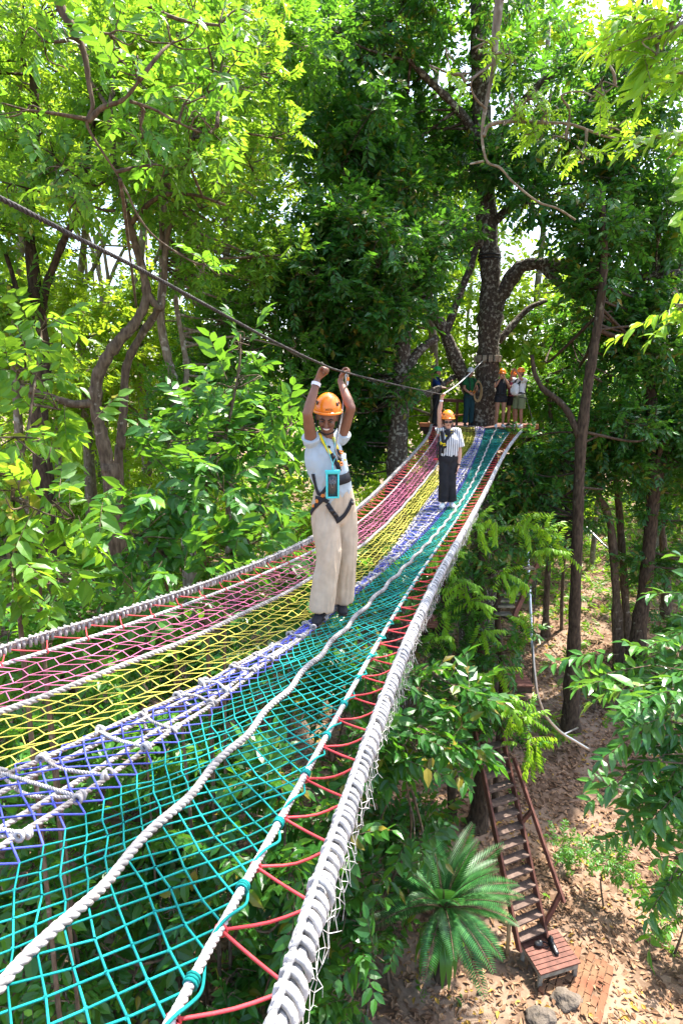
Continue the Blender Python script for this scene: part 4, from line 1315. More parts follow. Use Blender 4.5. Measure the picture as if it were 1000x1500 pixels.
# things lying at the foot of the ladder
c_ = LPp(809, 1388, zt)
shp = MB(); loft(shp, [c_ + [-.02, .10, .06], c_ + [0, 0, .05], c_ + [.02, -.14, .04]], np.array([.045, .05, .045]), np.array([.06, .05, .035]), [1, 0, 0], 14, 4)
shp.ball(c_ + [-.01, .08, .10], (.045, .06, .05))
o = link_mesh('boot', skin(shp, .011, 3), M['blackp'], loc=c_); tag(o, 'black boot standing on the slatted platform', 'boot')
MB().box(c_ + [0, -.02, .008], (.10, .30, .016)).build('sole', M['dark_wood'], o, bevel=.005)
c_ = LPp(788, 1386, zt)
shp = MB(); shp.ball(c_ + [0, 0, .05], (.085, .06, .05)); shp.ball(c_ + [.03, .01, .065], (.05, .05, .055))
o = link_mesh('shoulder_bag', skin(shp, .012, 2), M['blackp'], loc=c_); tag(o, 'small black bag with a trailing strap left of the boot', 'bag')
MB().tube(catmull([c_ + [.06, 0, .05], c_ + [.13, -.05, .02], c_ + [.20, .02, .012], c_ + [.12, .08, .012], c_ + [-.06, .02, .03]], 5), .009, 5).build('strap', M['black'], o)
pave = thing('brick_paving', 'patch of worn loose bricks beside the slatted platform', 'paving', GP(850, 1430))
x = MB(); g0 = GP(838, 1436)
for i in range(9):
    for j in range(6):
        q = g0 + np.array([(i - 3.5) * .115, (j - 2.2) * .215 + (i % 2) * .05, 0]) @ np.array([[math.cos(.6), -math.sin(.6), 0], [math.sin(.6), math.cos(.6), 0], [0, 0, 1]])
        if rng.random() < .16: continue
        a_ = .6 + rng.normal(0, .09); q[2] = float(ground_z(q[0], q[1])) + .015 + rng.normal(0, .008)
        x.box(q, (.10, .20, .06), np.array([[math.cos(a_), -math.sin(a_), rng.normal(0, .05)], [math.sin(a_), math.cos(a_), rng.normal(0, .05)], [0, 0, 1]]))
x.build('bricks', M['brick'], pave, False, bevel=.006)
def rock(px, py, r, label):
    q = GP(px, py); x = MB(); x.ball(q + [0, 0, r * .02], (r * 1.1, r * .8, r * .5), None, 40, 24)
    me = x.mesh('rock'); co = np.array([v.co for v in me.vertices]); 
    from mathutils import noise as _n; dn = np.array([_n.noise(Vector(v) * (1.4 / r)) * .30 * r + _n.noise(Vector(v) * (5 / r)) * .10 * r for v in co.tolist()])
    co = co + nrm(co - q) * dn[:, None]; me.vertices.foreach_set('co', co.astype(np.float32).ravel())
    tag(link_mesh('rock', me, M['stone'], loc=q), label, 'rock')
rock(829, 1466, .24, 'rounded grey boulder beside the loose bricks')
rock(790, 1490, .24, 'flat grey boulder at the bottom edge left of the rounded one')
x = MB(); q0, q1 = GP(742, 1398), P(708, 1318, GP(742, 1398)[1] + .6)
x.tube([q0 + [0, 0, .6], q1], .025, 6); x.tube([q0 + [0, 0, -.1], q0 + [0, 0, .75]], .035, 6)
tag(x.build('bamboo_prop', M['tan_rope']), 'short yellow bamboo stake with a leaning cane left of the ladder', 'stake')

# ------------------------------------------------------------------ foliage
def leaf_tris(near, wd, droop=.25, fold=.10):
    if not near:
        V = np.array([[0, 0, 0], [.42, -wd / 2, fold * wd], [1, 0, -droop * .6], [.42, wd / 2, fold * wd], [.45, 0, -.05]])
        Fc = np.array([[0, 1, 4], [4, 1, 2], [0, 4, 3], [4, 2, 3]])
        return V, Fc
    xs = [0, .30, .66, 1.0]
    z = lambda q: -droop * q * q
    V = np.array([[0, 0, 0], [.34, 0, z(.34) - .02], [.70, 0, z(.70) - .02], [1, 0, z(1)],
                  [.24, -wd * .46, z(.24) + fold * wd], [.60, -wd * .44, z(.6) + fold * wd], [.24, wd * .46, z(.24) + fold * wd], [.60, wd * .44, z(.6) + fold * wd]])
    Fc = np.array([[0, 4, 1], [1, 4, 5], [1, 5, 2], [2, 5, 3], [0, 1, 6], [1, 7, 6], [1, 2, 7], [2, 3, 7]])
    return V, Fc


def rot_z(a): c, s = math.cos(a), math.sin(a); return np.array([[c, s, 0], [-s, c, 0], [0, 0, 1.0]])
def rot_y(a): c, s = math.cos(a), math.sin(a); return np.array([[c, 0, -s], [0, 1, 0], [s, 0, c]])
def rot_x(a): c, s = math.cos(a), math.sin(a); return np.array([[1, 0, 0], [0, c, s], [0, -s, c]])


def template(style, near, rg):
    """one leafy twig of unit length along +x: leaf triangles, twig triangles"""
    V, Fc, n = [], [], 0
    def put(L, wd, at, yaw, pitch, roll, droop=.25):
        nonlocal n
        v, f = leaf_tris(near, wd, droop)
        v = v * L @ rot_x(roll) @ rot_y(pitch) @ rot_z(yaw) + at
        V.append(v); Fc.append(f + n); n += len(v)
    bend = .18
    if style == 'alt':
        m = 9
        for i in range(m):
            t = .12 + .86 * i / (m - 1); s = 1 if i % 2 else -1
            put(.42 * rg.uniform(.75, 1.15), .50, [t, 0, -bend * t * t], s * rg.uniform(.65, 1.2) * (1 - .5 * (i == m - 1)), rg.uniform(-.1, .55), rg.normal(0, .35))
    elif style == 'pin':
        m = 10
        for i in range(m):
            t = .10 + .88 * i / (m - 1)
            for s in (1, -1):
                put(.29 * (1.05 - .5 * abs(t - .55)) * rg.uniform(.7, 1.15), .37, [t + rg.normal(0, .02), 0, -.35 * t * t], s * rg.uniform(.7, 1.3), .25 + rg.normal(0, .28), s * .25 + rg.normal(0, .30), .35)
        put(.24, .34, [1, 0, -.35], 0, .7, 0)
    elif style == 'droop':
        m = 9
        for i in range(m):
            t = .12 + .86 * i / (m - 1)
            for s in (1, -1):
                put(.30 * rg.uniform(.85, 1.1), .30, [t, 0, -.30 * t * t], s * rg.uniform(.5, .9), 1.0 + rg.normal(0, .15), s * .3 + rg.normal(0, .15), .2)
    elif style == 'whorl':
        for i in range(8):
            put(.55 * rg.uniform(.75, 1.1), .34, [.42 + rg.uniform(-.08, .08), 0, 0], i * 2 * math.pi / 8 + rg.normal(0, .2), rg.uniform(.05, .6), rg.normal(0, .25))
    elif style == 'small':
        m = 16
        for i in range(m):
            t = .08 + .9 * rg.random(); s = 1 if i % 2 else -1
            put(.24 * rg.uniform(.7, 1.2), .5, [t, rg.normal(0, .10), -bend * t * t + rg.normal(0, .07)], s * rg.uniform(.3, 1.5), rg.uniform(-.2, .7), rg.normal(0, .5))
    V = np.concatenate(V); Fc = np.concatenate(Fc)
    d = .35 if style in ('pin', 'droop') else bend
    tp = np.array([[t, 0, -d * t * t] for t in (0, .35, .7, 1.0)]) if style != 'whorl' else np.array([[0, 0, 0], [.2, 0, 0], [.42, 0, 0]])
    tb = MB(); tb.tube(tp, np.linspace(.011, .004, len(tp)), 3, False)
    return V, Fc, np.concatenate(tb.v), np.concatenate(tb.f)


TPL = {}
def tpls(style, near):
    k = (style, near)
    if k not in TPL:
        rg = np.random.default_rng(len(TPL) + 3)
        TPL[k] = [template(style, near, rg) for _ in range(4)]
    return TPL[k]


def sprays(mbx, pos, dirs, L, style, near, rg, twig=True, upj=.3):
    pos = np.asarray(pos, float); X = nrm(dirs)
    up = np.array([0, 0, 1.0]) + rg.normal(0, upj, X.shape)
    Z = nrm(up - X * np.sum(up * X, 1, keepdims=True)); Y = np.cross(Z, X)
    Rm = np.stack([X, Y, Z], 1)
    sc_ = np.broadcast_to(np.asarray(L, float), (len(pos),)) * rg.uniform(.7, 1.25, len(pos))
    which = rg.integers(0, 4, len(pos))
    for q, (V, Fc, tv, tf) in enumerate(tpls(style, near)):
        i = np.nonzero(which == q)[0]
        if len(i) == 0: continue
        vv = np.einsum('vk,mkj->mvj', V, Rm[i]) * sc_[i, None, None] + pos[i, None]
        ff = Fc[None] + (np.arange(len(i)) * len(V))[:, None, None]
        mbx.add(vv.reshape(-1, 3), ff.reshape(-1, 3))
        if twig:
            vv = np.einsum('vk,mkj->mvj', tv, Rm[i]) * sc_[i, None, None] + pos[i, None]
            ff = tf[None] + (np.arange(len(i)) * len(tv))[:, None, None]
            mbx.add(vv.reshape(-1, 3), ff.reshape(-1, 4), 1)


def clump(mbx, c, r, L, style, near, dens, rg, bias=(0, 0, 0), twig=True, k=13):
    r = np.broadcast_to(np.asarray(r, float), (3,))
    rm = float(np.mean(r))
    n = max(4, int(dens * k * (rm / L) ** 2))
    u = nrm(rg.normal(0, 1, (n, 3)))
    rad = rg.uniform(.15, 1, n) ** .55
    # an uneven outline: lobes pushed out in a few directions
    lob = nrm(rg.normal(0, 1, (5, 3)))
    rad = rad * (.72 + .42 * np.max(np.clip(u @ lob.T, 0, 1) ** 3, axis=1))
    p = c + u * r * rad[:, None]
    d = u * .8 + rg.normal(0, .45, u.shape) + np.array([0, 0, .05]) + np.asarray(bias)
    sprays(mbx, p - nrm(d) * L * .4, d, L, style, near, rg, twig)


def wood(mbx, pts, r0, r1, sides=9, n=6, rough=.08, seed=0, flare=0.0, pw=1.0):
    p = catmull(pts, n); m = len(p)
    rg = np.random.default_rng(seed + m)
    d = np.linspace(0, 1, m)
    r = r1 + (r0 - r1) * (1 - d) ** pw
    r = r * (1 + rg.normal(0, rough, m))
    if flare: r = r * (1 + flare * np.exp(-d * 14))
    p = p + rg.normal(0, rough * .35, p.shape) * r[:, None]
    mbx.tube(p, r, sides)
    return p


def Cl(px, py, Y, r, flat=.8):
    return (P(px, py, Y), np.array([r, r, r * flat]))


HOLES = [(95, 55, 42), (195, 375, 40), (145, 405, 38), (310, 235, 26), (30, 110, 24), (640, 120, 55), (690, 60, 30), (950, 260, 26), (560, 60, 26), (300, 30, 22), (985, 480, 24), (880, 500, 18), (75, 300, 22), (420, 120, 20)]
SUNGAPS = [(np.array([5.2, 18.0, -.4]), 2.0), (np.array([4.0, 18.2, -.4]), 1.7)] + [(GP(a, b), r_) for a, b, r_ in ((865, 850, 1.1), (815, 905, .9), (800, 965, 1.0), (885, 1185, .8), (850, 1255, .8), (905, 1335, .8), (790, 1010, .8), (870, 930, .8), (720, 1420, .6))]
def sunlit(c, rr):
    for p0, rad in SUNGAPS:
        d = c - p0; t = float(d @ SUNV)
        if t > 0 and np.linalg.norm(d - t * SUNV) < rad + rr * .7: return True
    return False
def fill(px0, px1, py0, py1, Y0, Y1, n, r, rg, flat=.75, keep=None):
    out = []
    while len(out) < n:
        a, b = rg.uniform(px0, px1), rg.uniform(py0, py1)
        if any(math.hypot(a - hx, b - hy) < hr * 1.15 for hx, hy, hr in HOLES): continue
        q = Cl(a, b, rg.uniform(Y0, Y1), r * rg.uniform(.75, 1.25), flat)
        if sunlit(q[0], r) and rg.random() < .93: continue
        out.append(q)
    return out


SEED = [100]
TREELIMBS = {}
def plant(name, label, cat, limbs, clusters, leaf, bark, L=.4, style='alt', near=False, dens=1.0, group=None, base=None, wname='trunk', cname='crown', connect=True, bias=(0, 0, 0), extra=None, k=13, twr=.022, pw=1.0):
    """limbs: (points, r0, r1); clusters: (centre, radii)"""
    SEED[0] += 1
    rg = np.random.default_rng(SEED[0])
    base = np.asarray(limbs[0][0][0] if base is None else base, float)
    t = thing(name, label, cat, base, group)
    w_ = MB(); samp = []
    for i, lb_ in enumerate(limbs):
        p = wood(w_, lb_[0], lb_[1], lb_[2], 10 if lb_[1] > .1 else 7, seed=SEED[0] * 7 + i, flare=.7 if i == 0 and lb_[1] > .12 else 0, pw=pw if i == 0 else 1.0)
        samp.append(p)
    samp = np.concatenate(samp)
    if connect:
        zmin = samp[:, 2].min()
        for c, r in clusters:
            cand = samp[(samp[:, 2] < c[2] + .3)] if np.any(samp[:, 2] < c[2] + .3) else samp
            dd = np.linalg.norm(cand - c, axis=1) + .35 * np.clip(c[2] - cand[:, 2], 0, 4)
            a = cand[np.argmin(dd)]
            mid = (a + c) / 2 + rg.normal(0, .10, 3) * np.linalg.norm(c - a) - [0, 0, .05 * np.linalg.norm(c - a)]
            rr = min(.06, twr + .006 * np.linalg.norm(c - a))
            w_.tube(catmull([a, mid, c], 5), np.linspace(rr, rr * .4, 11), 5)
            for _ in range(4):
                e = c + nrm(rg.normal(0, 1, 3)) * r * .75
                w_.tube(catmull([c - (c - mid) * .2, (c + e) / 2 + rg.normal(0, .08, 3), e], 3), np.linspace(rr * .4, .006, 7), 4)
    w_.build(wname, bark, t)
    cm = MB()
    for c, r in clusters: clump(cm, c, r, L, style, near, dens, rg, bias, k=k)
    if extra: extra(cm, rg)
    cm.build(cname, [leaf, bark], t, smooth=False)
    return t


g = np.random.default_rng(77)

# --- the big host tree at the platform
Yt = 18.9
tb = P(713, 560, Yt); tb[2] = float(ground_z(tb[0], tb[1])) - .2
T1 = [([tb, P(709, 800, Yt), P(709, 620, Yt), P(712, 560, Yt), P(716, 480, Yt), P(718, 400, Yt), P(714, 340, Yt), P(710, 270, Yt), P(706, 200, Yt - .3), P(703, 120, Yt - .6), P(700, 30, Yt - 1), P(705, -60, Yt - 1)], .42, .20),
      ([P(708, 358, Yt), P(690, 346, Yt - .1), P(668, 338, Yt - .3), P(620, 325, Yt - .8), P(580, 305, Yt - 1.2), P(545, 285, Yt - 1.6), P(500, 250, Yt - 2)], .19, .06),
      ([P(722, 462, Yt), P(735, 430, Yt - .1), P(762, 392, Yt - .3), P(800, 387, Yt - .6), P(850, 397, Yt - 1), P(920, 405, Yt - 1.4), P(1000, 400, Yt - 1.8), P(1070, 390, Yt - 2)], .25, .09),
      ([P(792, 388, Yt - .5), P(815, 412, Yt - .8), P(840, 432, Yt - 1.0), P(880, 443, Yt - 1.3), P(930, 440, Yt - 1.5), P(1000, 452, Yt - 1.7)], .15, .05),
      ([P(706, 215, Yt - .3), P(670, 160, Yt - 1), P(610, 100, Yt - 1.6), P(560, 40, Yt - 2)], .14, .04),
      ([P(706, 240, Yt - .2), P(755, 160, Yt - .8), P(830, 95, Yt - 1.5), P(930, 65, Yt - 2.2)], .15, .05),
      ([P(718, 330, Yt), P(790, 262, Yt - .8), P(845, 200, Yt - 1.4), P(868, 130, Yt - 1.8)], .16, .05),
      ([P(706, 640, Yt), P(694, 585, Yt - .1), P(670, 535, Yt - .3), P(652, 490, Yt - .5), P(634, 456, Yt - .6), P(615, 428, Yt - .8), P(600, 395, Yt - 1), P(585, 330, Yt - 1.2)], .26, .09),
      ([P(652, 490, Yt - .5), P(663, 460, Yt - .4), P(677, 420, Yt - .3), P(690, 388, Yt - .2), P(700, 350, Yt)], .13, .09),
      ([P(730, 500, Yt + .2), P(770, 455, Yt + .4), P(800, 440, Yt + .5)], .12, .06)]
def off_limb(a, b):
    # keep the big side limbs in view
    for pl in (((500, 250), (545, 285), (620, 325), (703, 352)), ((722, 460), (765, 388), (850, 397), (1000, 400)), ((706, 450), (716, 330), (706, 180)), ((792, 388), (840, 432), (1000, 452))):
        for (x0, y0), (x1, y1) in zip(pl[:-1], pl[1:]):
            t = max(0, min(1, ((a - x0) * (x1 - x0) + (b - y0) * (y1 - y0)) / ((x1 - x0) ** 2 + (y1 - y0) ** 2)))
            if math.hypot(a - x0 - t * (x1 - x0), b - y0 - t * (y1 - y0)) < 48: return False
    return True
cl = fill(430, 1000, -60, 250, 16.5, 21, 44, 1.3, g, keep=off_limb) + fill(480, 1000, -40, 200, 14.5, 17, 8, .9, g, keep=off_limb) + fill(520, 700, 200, 300, 16, 18, 7, .9, g, keep=off_limb) + fill(740, 1000, 230, 350, 16, 19.5, 18, 1.0, g, keep=off_limb) + fill(480, 1000, 100, 420, 19.6, 21.5, 26, 1.0, g) + fill(860, 1000, 420, 470, 16.5, 18, 6, .8, g)
plant('host_tree', 'largest tree with lichen spotted trunk rising through the far platform', 'tree', T1, cl, LF['dark'], M['bark'], .50, 'alt', dens=1.0)

x = MB()
tr1 = bpy.data.objects['host_tree']
for py_, wd_ in ((375, .30), (380, .3), (528, .36)):
    c_ = P(716 if py_ < 400 else 713, py_, Yt); rr_ = .335 if py_ < 400 else .40
    MB().torus(c_, [1, 0, 0], [0, 1.0, 0], rr_, .022, 28, 6).build('strap', M['black'], tr1)
c_ = P(713, 526, Yt)
for a_ in range(-3, 4):
    q_ = c_ + np.array([.41 * math.sin(a_ * .42), -.41 * math.cos(a_ * .42), .0])
    MB().box(q_, (.12, .07, .20), np.array([[math.cos(a_ * .42), math.sin(a_ * .42), 0], [-math.sin(a_ * .42), math.cos(a_ * .42), 0], [0, 0, 1.0]])).build('wood_block', M['grey_wood'], tr1, False, bevel=.01)

# --- second big tree left of the platform
Ys = 16.2
b = P(585, 700, Ys); b[2] = float(ground_z(b[0], b[1])) - .2
T2 = [([b, P(578, 800, Ys), P(580, 700, Ys), P(583, 640, Ys), P(586, 580, Ys), P(588, 520, Ys), P(590, 480, Ys), P(586, 430, Ys), P(572, 370, Ys), P(560, 300, Ys)], .33, .14),
      ([P(587, 600, Ys), P(612, 583, Ys + .7), P(640, 570, Ys + 1.6), P(665, 552, Ys + 2.6), P(690, 547, Ys + 3.0)], .15, .05),
      ([P(589, 556, Ys), P(602, 530, Ys), P(618, 510, Ys + .1), P(640, 495, Ys + .3)], .16, .10),
      ([P(588, 470, Ys), P(530, 462, Ys - .5), P(470, 455, Ys - 1), P(410, 462, Ys - 1.3)], .11, .04),
      ([P(580, 410, Ys), P(520, 350, Ys - .6), P(470, 300, Ys - 1)], .12, .04)]
cl = fill(400, 590, 300, 470, 13.8, 16, 30, .9, g) + fill(430, 580, 470, 600, 15.5, 17.5, 26, .85, g) + fill(500, 570, 560, 700, 16.6, 18, 18, .8, g) + fill(600, 680, 280, 430, 14.5, 16, 6, .7, g)
plant('tree', 'dark leaved tree with thick mottled trunk just left of the platform', 'tree', T2, cl, LF['dark'], M['bark'], .46, 'alt', dens=1.2)

# --- left: twisted pair and thin stems
def base_of(px, py, Y):
    q = P(px, py, Y); q[2] = float(ground_z(q[0], q[1])) - .2; return q
Yl = 11.0
T3 = [([base_of(158, 800, Yl), P(166, 735, Yl), P(160, 690, Yl), P(150, 640, Yl), P(140, 588, Yl), P(146, 545, Yl), P(170, 505, Yl), P(200, 470, Yl + .1), P(215, 432, Yl + .2), P(205, 380, Yl + .2), P(190, 330, Yl + .2), P(170, 250, Yl), P(160, 160, Yl - .3)], .15, .05),
      ([P(140, 590, Yl), P(110, 592, Yl - .1), P(85, 585, Yl - .2), P(45, 572, Yl - .4), P(10, 560, Yl - .6)], .09, .05),
      ([P(215, 430, Yl + .2), P(235, 452, Yl + .2), P(240, 420, Yl + .3), P(245, 350, Yl + .3), P(270, 250, Yl + .3), P(300, 150, Yl)], .07, .03),
      ([P(190, 330, Yl + .2), P(230, 290, Yl), P(280, 285, Yl - .2), P(330, 300, Yl - .4)], .05, .02)]
cl = fill(60, 330, 0, 330, 9.5, 12.5, 27, .75, g) + fill(150, 300, 320, 420, 11.5, 12.5, 4, .5, g)
plant('tree', 'twisted brown tree with two bent stems left of the smiling woman', 'tree', T3, cl, LF['light'], M['bark4'], .40, 'alt', dens=.6)
T3b = [([base_of(170, 800, Yl + .5), P(176, 720, Yl + .5), P(178, 650, Yl + .5), P(182, 590, Yl + .5), P(186, 535, Yl + .5), P(208, 490, Yl + .5), P(228, 460, Yl + .5), P(238, 430, Yl + .6), P(242, 380, Yl + .6), P(236, 300, Yl + .8), P(250, 200, Yl + .8), P(240, 60, Yl + .8)], .10, .04)]
cl = fill(170, 420, -30, 260, 11.5, 14, 19, .8, g) + fill(250, 420, 250, 420, 12, 14, 8, .7, g)
plant('tree', 'slender curved tree close behind the twisted brown one', 'tree', T3b, cl, LF['light'], M['bark4'], .36, 'alt', dens=.6)
Yq = 13.5
T4 = [([base_of(268, 780, Yq), P(272, 700, Yq), P(265, 620, Yq), P(258, 570, Yq), P(245, 520, Yq), P(236, 470, Yq), P(238, 400, Yq), P(240, 310, Yq), P(252, 220, Yq), P(262, 120, Yq)], .13, .06),
      ([P(262, 600, Yq), P(274, 550, Yq), P(268, 500, Yq + .1), P(258, 440, Yq + .2), P(262, 390, Yq + .3), P(282, 320, Yq + .3), P(330, 240, Yq + .2)], .08, .03)]
cl = fill(200, 460, 40, 330, 13.5, 16.5, 25, .95, g) + fill(300, 440, 380, 520, 14, 17, 16, .9, g) + fill(220, 420, 520, 690, 13, 16, 22, .85, g)
plant('tree', 'leaning grey brown tree standing between the twisted stems and the dark crown', 'tree', T4, cl, LF['mid'], M['bark3'], .38, 'alt', dens=.85)
Y5 = 12.5
T5 = [([base_of(62, 800, Y5), P(60, 640, Y5), P(62, 540, Y5), P(58, 470, Y5), P(48, 390, Y5), P(42, 310, Y5), P(52, 200, Y5), P(48, 60, Y5)], .19, .07),
      ([P(58, 470, Y5), P(68, 420, Y5), P(95, 350, Y5 - .2), P(120, 300, Y5 - .4), P(128, 230, Y5 - .5)], .10, .03),
      ([P(34, 540, Y5), P(32, 470, Y5 - .3), P(18, 400, Y5 - .4), P(-5, 340, Y5 - .5)], .07, .04)]
cl = fill(-80, 160, -30, 300, 10.5, 14, 24, .85, g) + fill(-60, 60, 300, 480, 11, 13.5, 10, .75, g)
plant('tree', 'upright dark stemmed tree at the left border with a leaning side stem', 'tree', T5, cl, LF['light'], M['bark2'], .36, 'alt', dens=.65)
T5b = [([base_of(25, 760, 15), P(24, 560, 15), P(26, 420, 15), P(34, 300, 15), P(28, 120, 15), P(20, -20, 15)], .12, .06)]
cl = fill(-60, 140, 380, 560, 14, 17.5, 18, .9, g) + fill(-40, 120, 40, 300, 14.5, 16.5, 12, 1.0, g)
plant('tree', 'pale thin tree behind the dark stems at the left border', 'tree', T5b, cl, LF['far'], M['bark3'], .42, 'alt', dens=.8)
# trees of the middle distance, light leaved
mids = [('slim pale tree showing between the second trunk and the host tree', 632, 22, 300, 640, 430, 700, .7), ('slim bright tree in the gap above the women on the net', 480, 23, 120, 420, 320, 520, .9),
        ('thin tree at upper left seen against the white sky', 120, 20, 20, 330, 20, 240, .9), ('bright leaved tree behind the twisted stems', 330, 21, 180, 560, 200, 430, .9),
        ('pale stemmed tree left of the leaning grey brown one', 205, 19, 330, 640, 90, 300, .8), ('bright tree behind the man in olive shorts', 790, 25, 420, 700, 720, 880, 1.0)]
for lab, px, Y, p0, p1, x0, x1, rr in mids:
    lm = [([base_of(px, 640, Y), P(px + 4, 560, Y), P(px - 4, 440, Y), P(px + 6, 320, Y), P(px + 2, 180, Y), P(px + 14, 40, Y)], .17, .07), ([P(px - 2, 430, Y), P(px + 28, 370, Y), P(px + 60, 290, Y)], .08, .03), ([P(px + 4, 330, Y), P(px - 36, 260, Y), P(px - 60, 180, Y)], .08, .03)]
    plant('tree', lab, 'tree', lm, fill(x0, x1, p0, p1, Y - 2, Y + 2, 22, 1.15 * rr, g), LF['far'], M['bark3'], .46, 'alt', dens=.7)

# --- right side
Y6 = 16.6
b6 = GP(835, 1066)
T6 = [([b6 - [0, 0, .2], P(837, 1000, b6[1]), P(841, 900, b6[1]), P(845, 780, b6[1]), P(850, 650, b6[1]), P(861, 560, b6[1]), P(871, 500, b6[1]), P(878, 450, b6[1]), P(884, 380, b6[1]), P(880, 280, b6[1])], .19, .075),
      ([P(848, 640, b6[1]), P(832, 605, b6[1] + .1), P(815, 585, b6[1] + .2), P(795, 570, b6[1] + .3), P(783, 548, b6[1] + .4), P(778, 520, b6[1] + .4)], .10, .05)]
cl = fill(760, 900, 640, 760, 16.2, 18, 22, .8, g) + fill(850, 960, 440, 640, 16, 18.5, 15, .85, g) + fill(795, 860, 430, 520, 18.8, 20.5, 7, .7, g) + fill(800, 900, 300, 420, 15.5, 17.5, 8, .9, g) + fill(740, 830, 700, 790, 16.6, 18.2, 9, .75, g)
plant('tree', 'tall straight dark trunk standing alone on the leaf covered slope', 'tree', T6, cl, LF['dark'], M['bark2'], .46, 'alt', dens=1.05)
bA, bB, bC = GP(907, 988), GP(921, 962), GP(932, 1005)
TT = [([bA - [0, 0, .2], P(903, 900, bA[1]), P(897, 800, bA[1]), P(890, 755, bA[1]), P(876, 725, bA[1]), P(868, 690, bA[1]), P(872, 600, bA[1])], .16, .07)]
plant('tree', 'left slim trunk of the pair leaning near the slope', 'tree', TT, fill(840, 960, 600, 740, bA[1] - .6, bA[1] + 1.5, 18, .9, g), LF['dark'], M['bark4'], .46, 'alt', dens=1)
TT = [([bB - [0, 0, .2], P(915, 880, bB[1]), P(907, 760, bB[1]), P(902, 680, bB[1]), P(912, 560, bB[1])], .15, .07)]
plant('tree', 'right slim trunk of the pair leaning near the slope', 'tree', TT, fill(870, 1010, 560, 720, bB[1], bB[1] + 2, 14, .9, g), LF['mid'], M['bark4'], .46, 'alt', dens=1)
TT = [([bC - [0, 0, .2], P(934, 930, bC[1]), P(945, 850, bC[1]), P(955, 740, bC[1]), P(958, 650, bC[1]), P(950, 560, bC[1]), P(943, 520, bC[1]), P(958, 490, bC[1]), P(965, 420, bC[1])], .24, .10),
      ([P(948, 830, bC[1]), P(966, 700, bC[1] + .3), P(985, 640, bC[1] + .3), P(1010, 600, bC[1] + .2)], .13, .06), ([P(954, 700, bC[1]), P(975, 640, bC[1] - .4), P(1010, 618, bC[1] - .6)], .09, .05)]
cl = fill(910, 1090, 470, 700, bC[1] - 1.5, bC[1] + 1.5, 34, .95, g) + fill(920, 1080, 700, 860, bC[1] - .5, bC[1] + 2, 16, .8, g) + fill(930, 1080, 300, 470, bC[1] - 1, bC[1] + 2, 12, 1.0, g)
plant('tree', 'forked dark tree with flared foot at the right border', 'tree', TT, cl, LF['dark'], M['bark2'], .46, 'alt', dens=1.05)
for lab, px, py, px2, r_ in (('thin short trunk just left of the tall straight one', 799, 930, 806, .13), ('thinnest trunk half hidden by the tall straight one', 822, 922, 829, .07), ('low dark stump like trunk at the right border', 974, 905, 968, .18)):
    q = GP(px, py)
    TT = [([q - [0, 0, .2], P(px + 1, py - 60, q[1]), P(px2, py - 150, q[1]), P(px2 + 4, py - 260, q[1]), P(px2 - 6, py - 380, q[1])], r_, r_ * .5)]
    plant('tree', lab, 'tree', TT, fill(px2 - 70, px2 + 70, py - 420, py - 190, q[1] - .8, q[1] + 1.2, 10, .8, g), LF['mid'], M['bark4'], .38, 'alt', dens=.9)

# --- overhanging branches from trees beside the camera
O1 = [([on_ground(-6.5, 4.2, -.2), (-6.4, 4.3, -5), (-6.1, 4.5, 0), (-5.4, 5.0, 4.0), P(70, -110, 6.6), P(86, 0, 7), P(108, 42, 7), P(124, 80, 7), P(131, 125, 7), P(136, 155, 7), P(128, 178, 7), P(134, 196, 7.05), P(152, 225, 7.1), P(170, 252, 7.2), P(188, 285, 7.3), P(202, 315, 7.4), P(225, 345, 7.5), P(262, 372, 7.6), P(288, 386, 7.7)], .16, .012),
      ([P(130, 178, 7), P(150, 158, 7), P(178, 148, 7), P(194, 132, 7), P(204, 118, 7)], .03, .014), ([P(190, 148, 7), P(225, 160, 7.1), P(262, 180, 7.2), P(300, 195, 7.3), P(318, 185, 7.3)], .018, .008),
      ([P(176, 262, 7.2), P(183, 310, 7.6), P(190, 370, 8.2), P(200, 450, 8.8)], .022, .018)]
cl = [Cl(a, b_, c, r_) for a, b_, c, r_ in ((200, 110, 7, .38), (310, 190, 7.3, .36), (270, 150, 7.2, .3), (205, 190, 7.1, .32), (300, 385, 7.7, .28), (255, 60, 7.4, .5), (165, 50, 7.2, .45), (330, 110, 7.8, .5), (340, 40, 8, .55), (230, 240, 7.4, .3), (60, 60, 6.8, .4), (30, 160, 6.8, .4))]
plant('overhanging_tree', 'knobbly brown branch hanging down from the top left corner', 'tree', O1, cl, LF['mid'], M['bark4'], .30, 'alt', dens=.34, near=True, pw=4.0)
O2 = [([on_ground(9.2, 6.5, -.2), (9.1, 6.6, -4), (8.7, 6.9, 2), (7.0, 7.4, 6.2), P(800, -150, 7.8), P(742, -60, 8), P(731, 0, 8), P(725, 55, 8), P(723, 95, 8), P(714, 140, 8), P(706, 185, 8), P(707, 215, 8), P(714, 238, 8), P(732, 246, 8), P(752, 268, 8), P(788, 296, 8), P(815, 305, 8.1), P(842, 322, 8.2)], .22, .012),
      ([P(707, 200, 8), P(716, 184, 8), P(745, 178, 8), P(800, 180, 8), P(835, 182, 8), P(880, 198, 8.1), P(905, 203, 8.2)], .028, .01), ([P(724, 90, 8), P(700, 108, 7.9), P(682, 120, 7.8)], .018, .008), ([P(712, 160, 8), P(695, 142, 7.9), P(690, 120, 7.8), P(712, 100, 7.8)], .015, .008),
      ([P(832, 182, 8), P(833, 160, 7.9), P(822, 140, 7.8), P(850, 134, 7.8), P(875, 142, 7.7), P(900, 125, 7.7)], .016, .006), ([P(708, 236, 8), P(694, 239, 8), P(688, 240, 8)], .014, .008)]
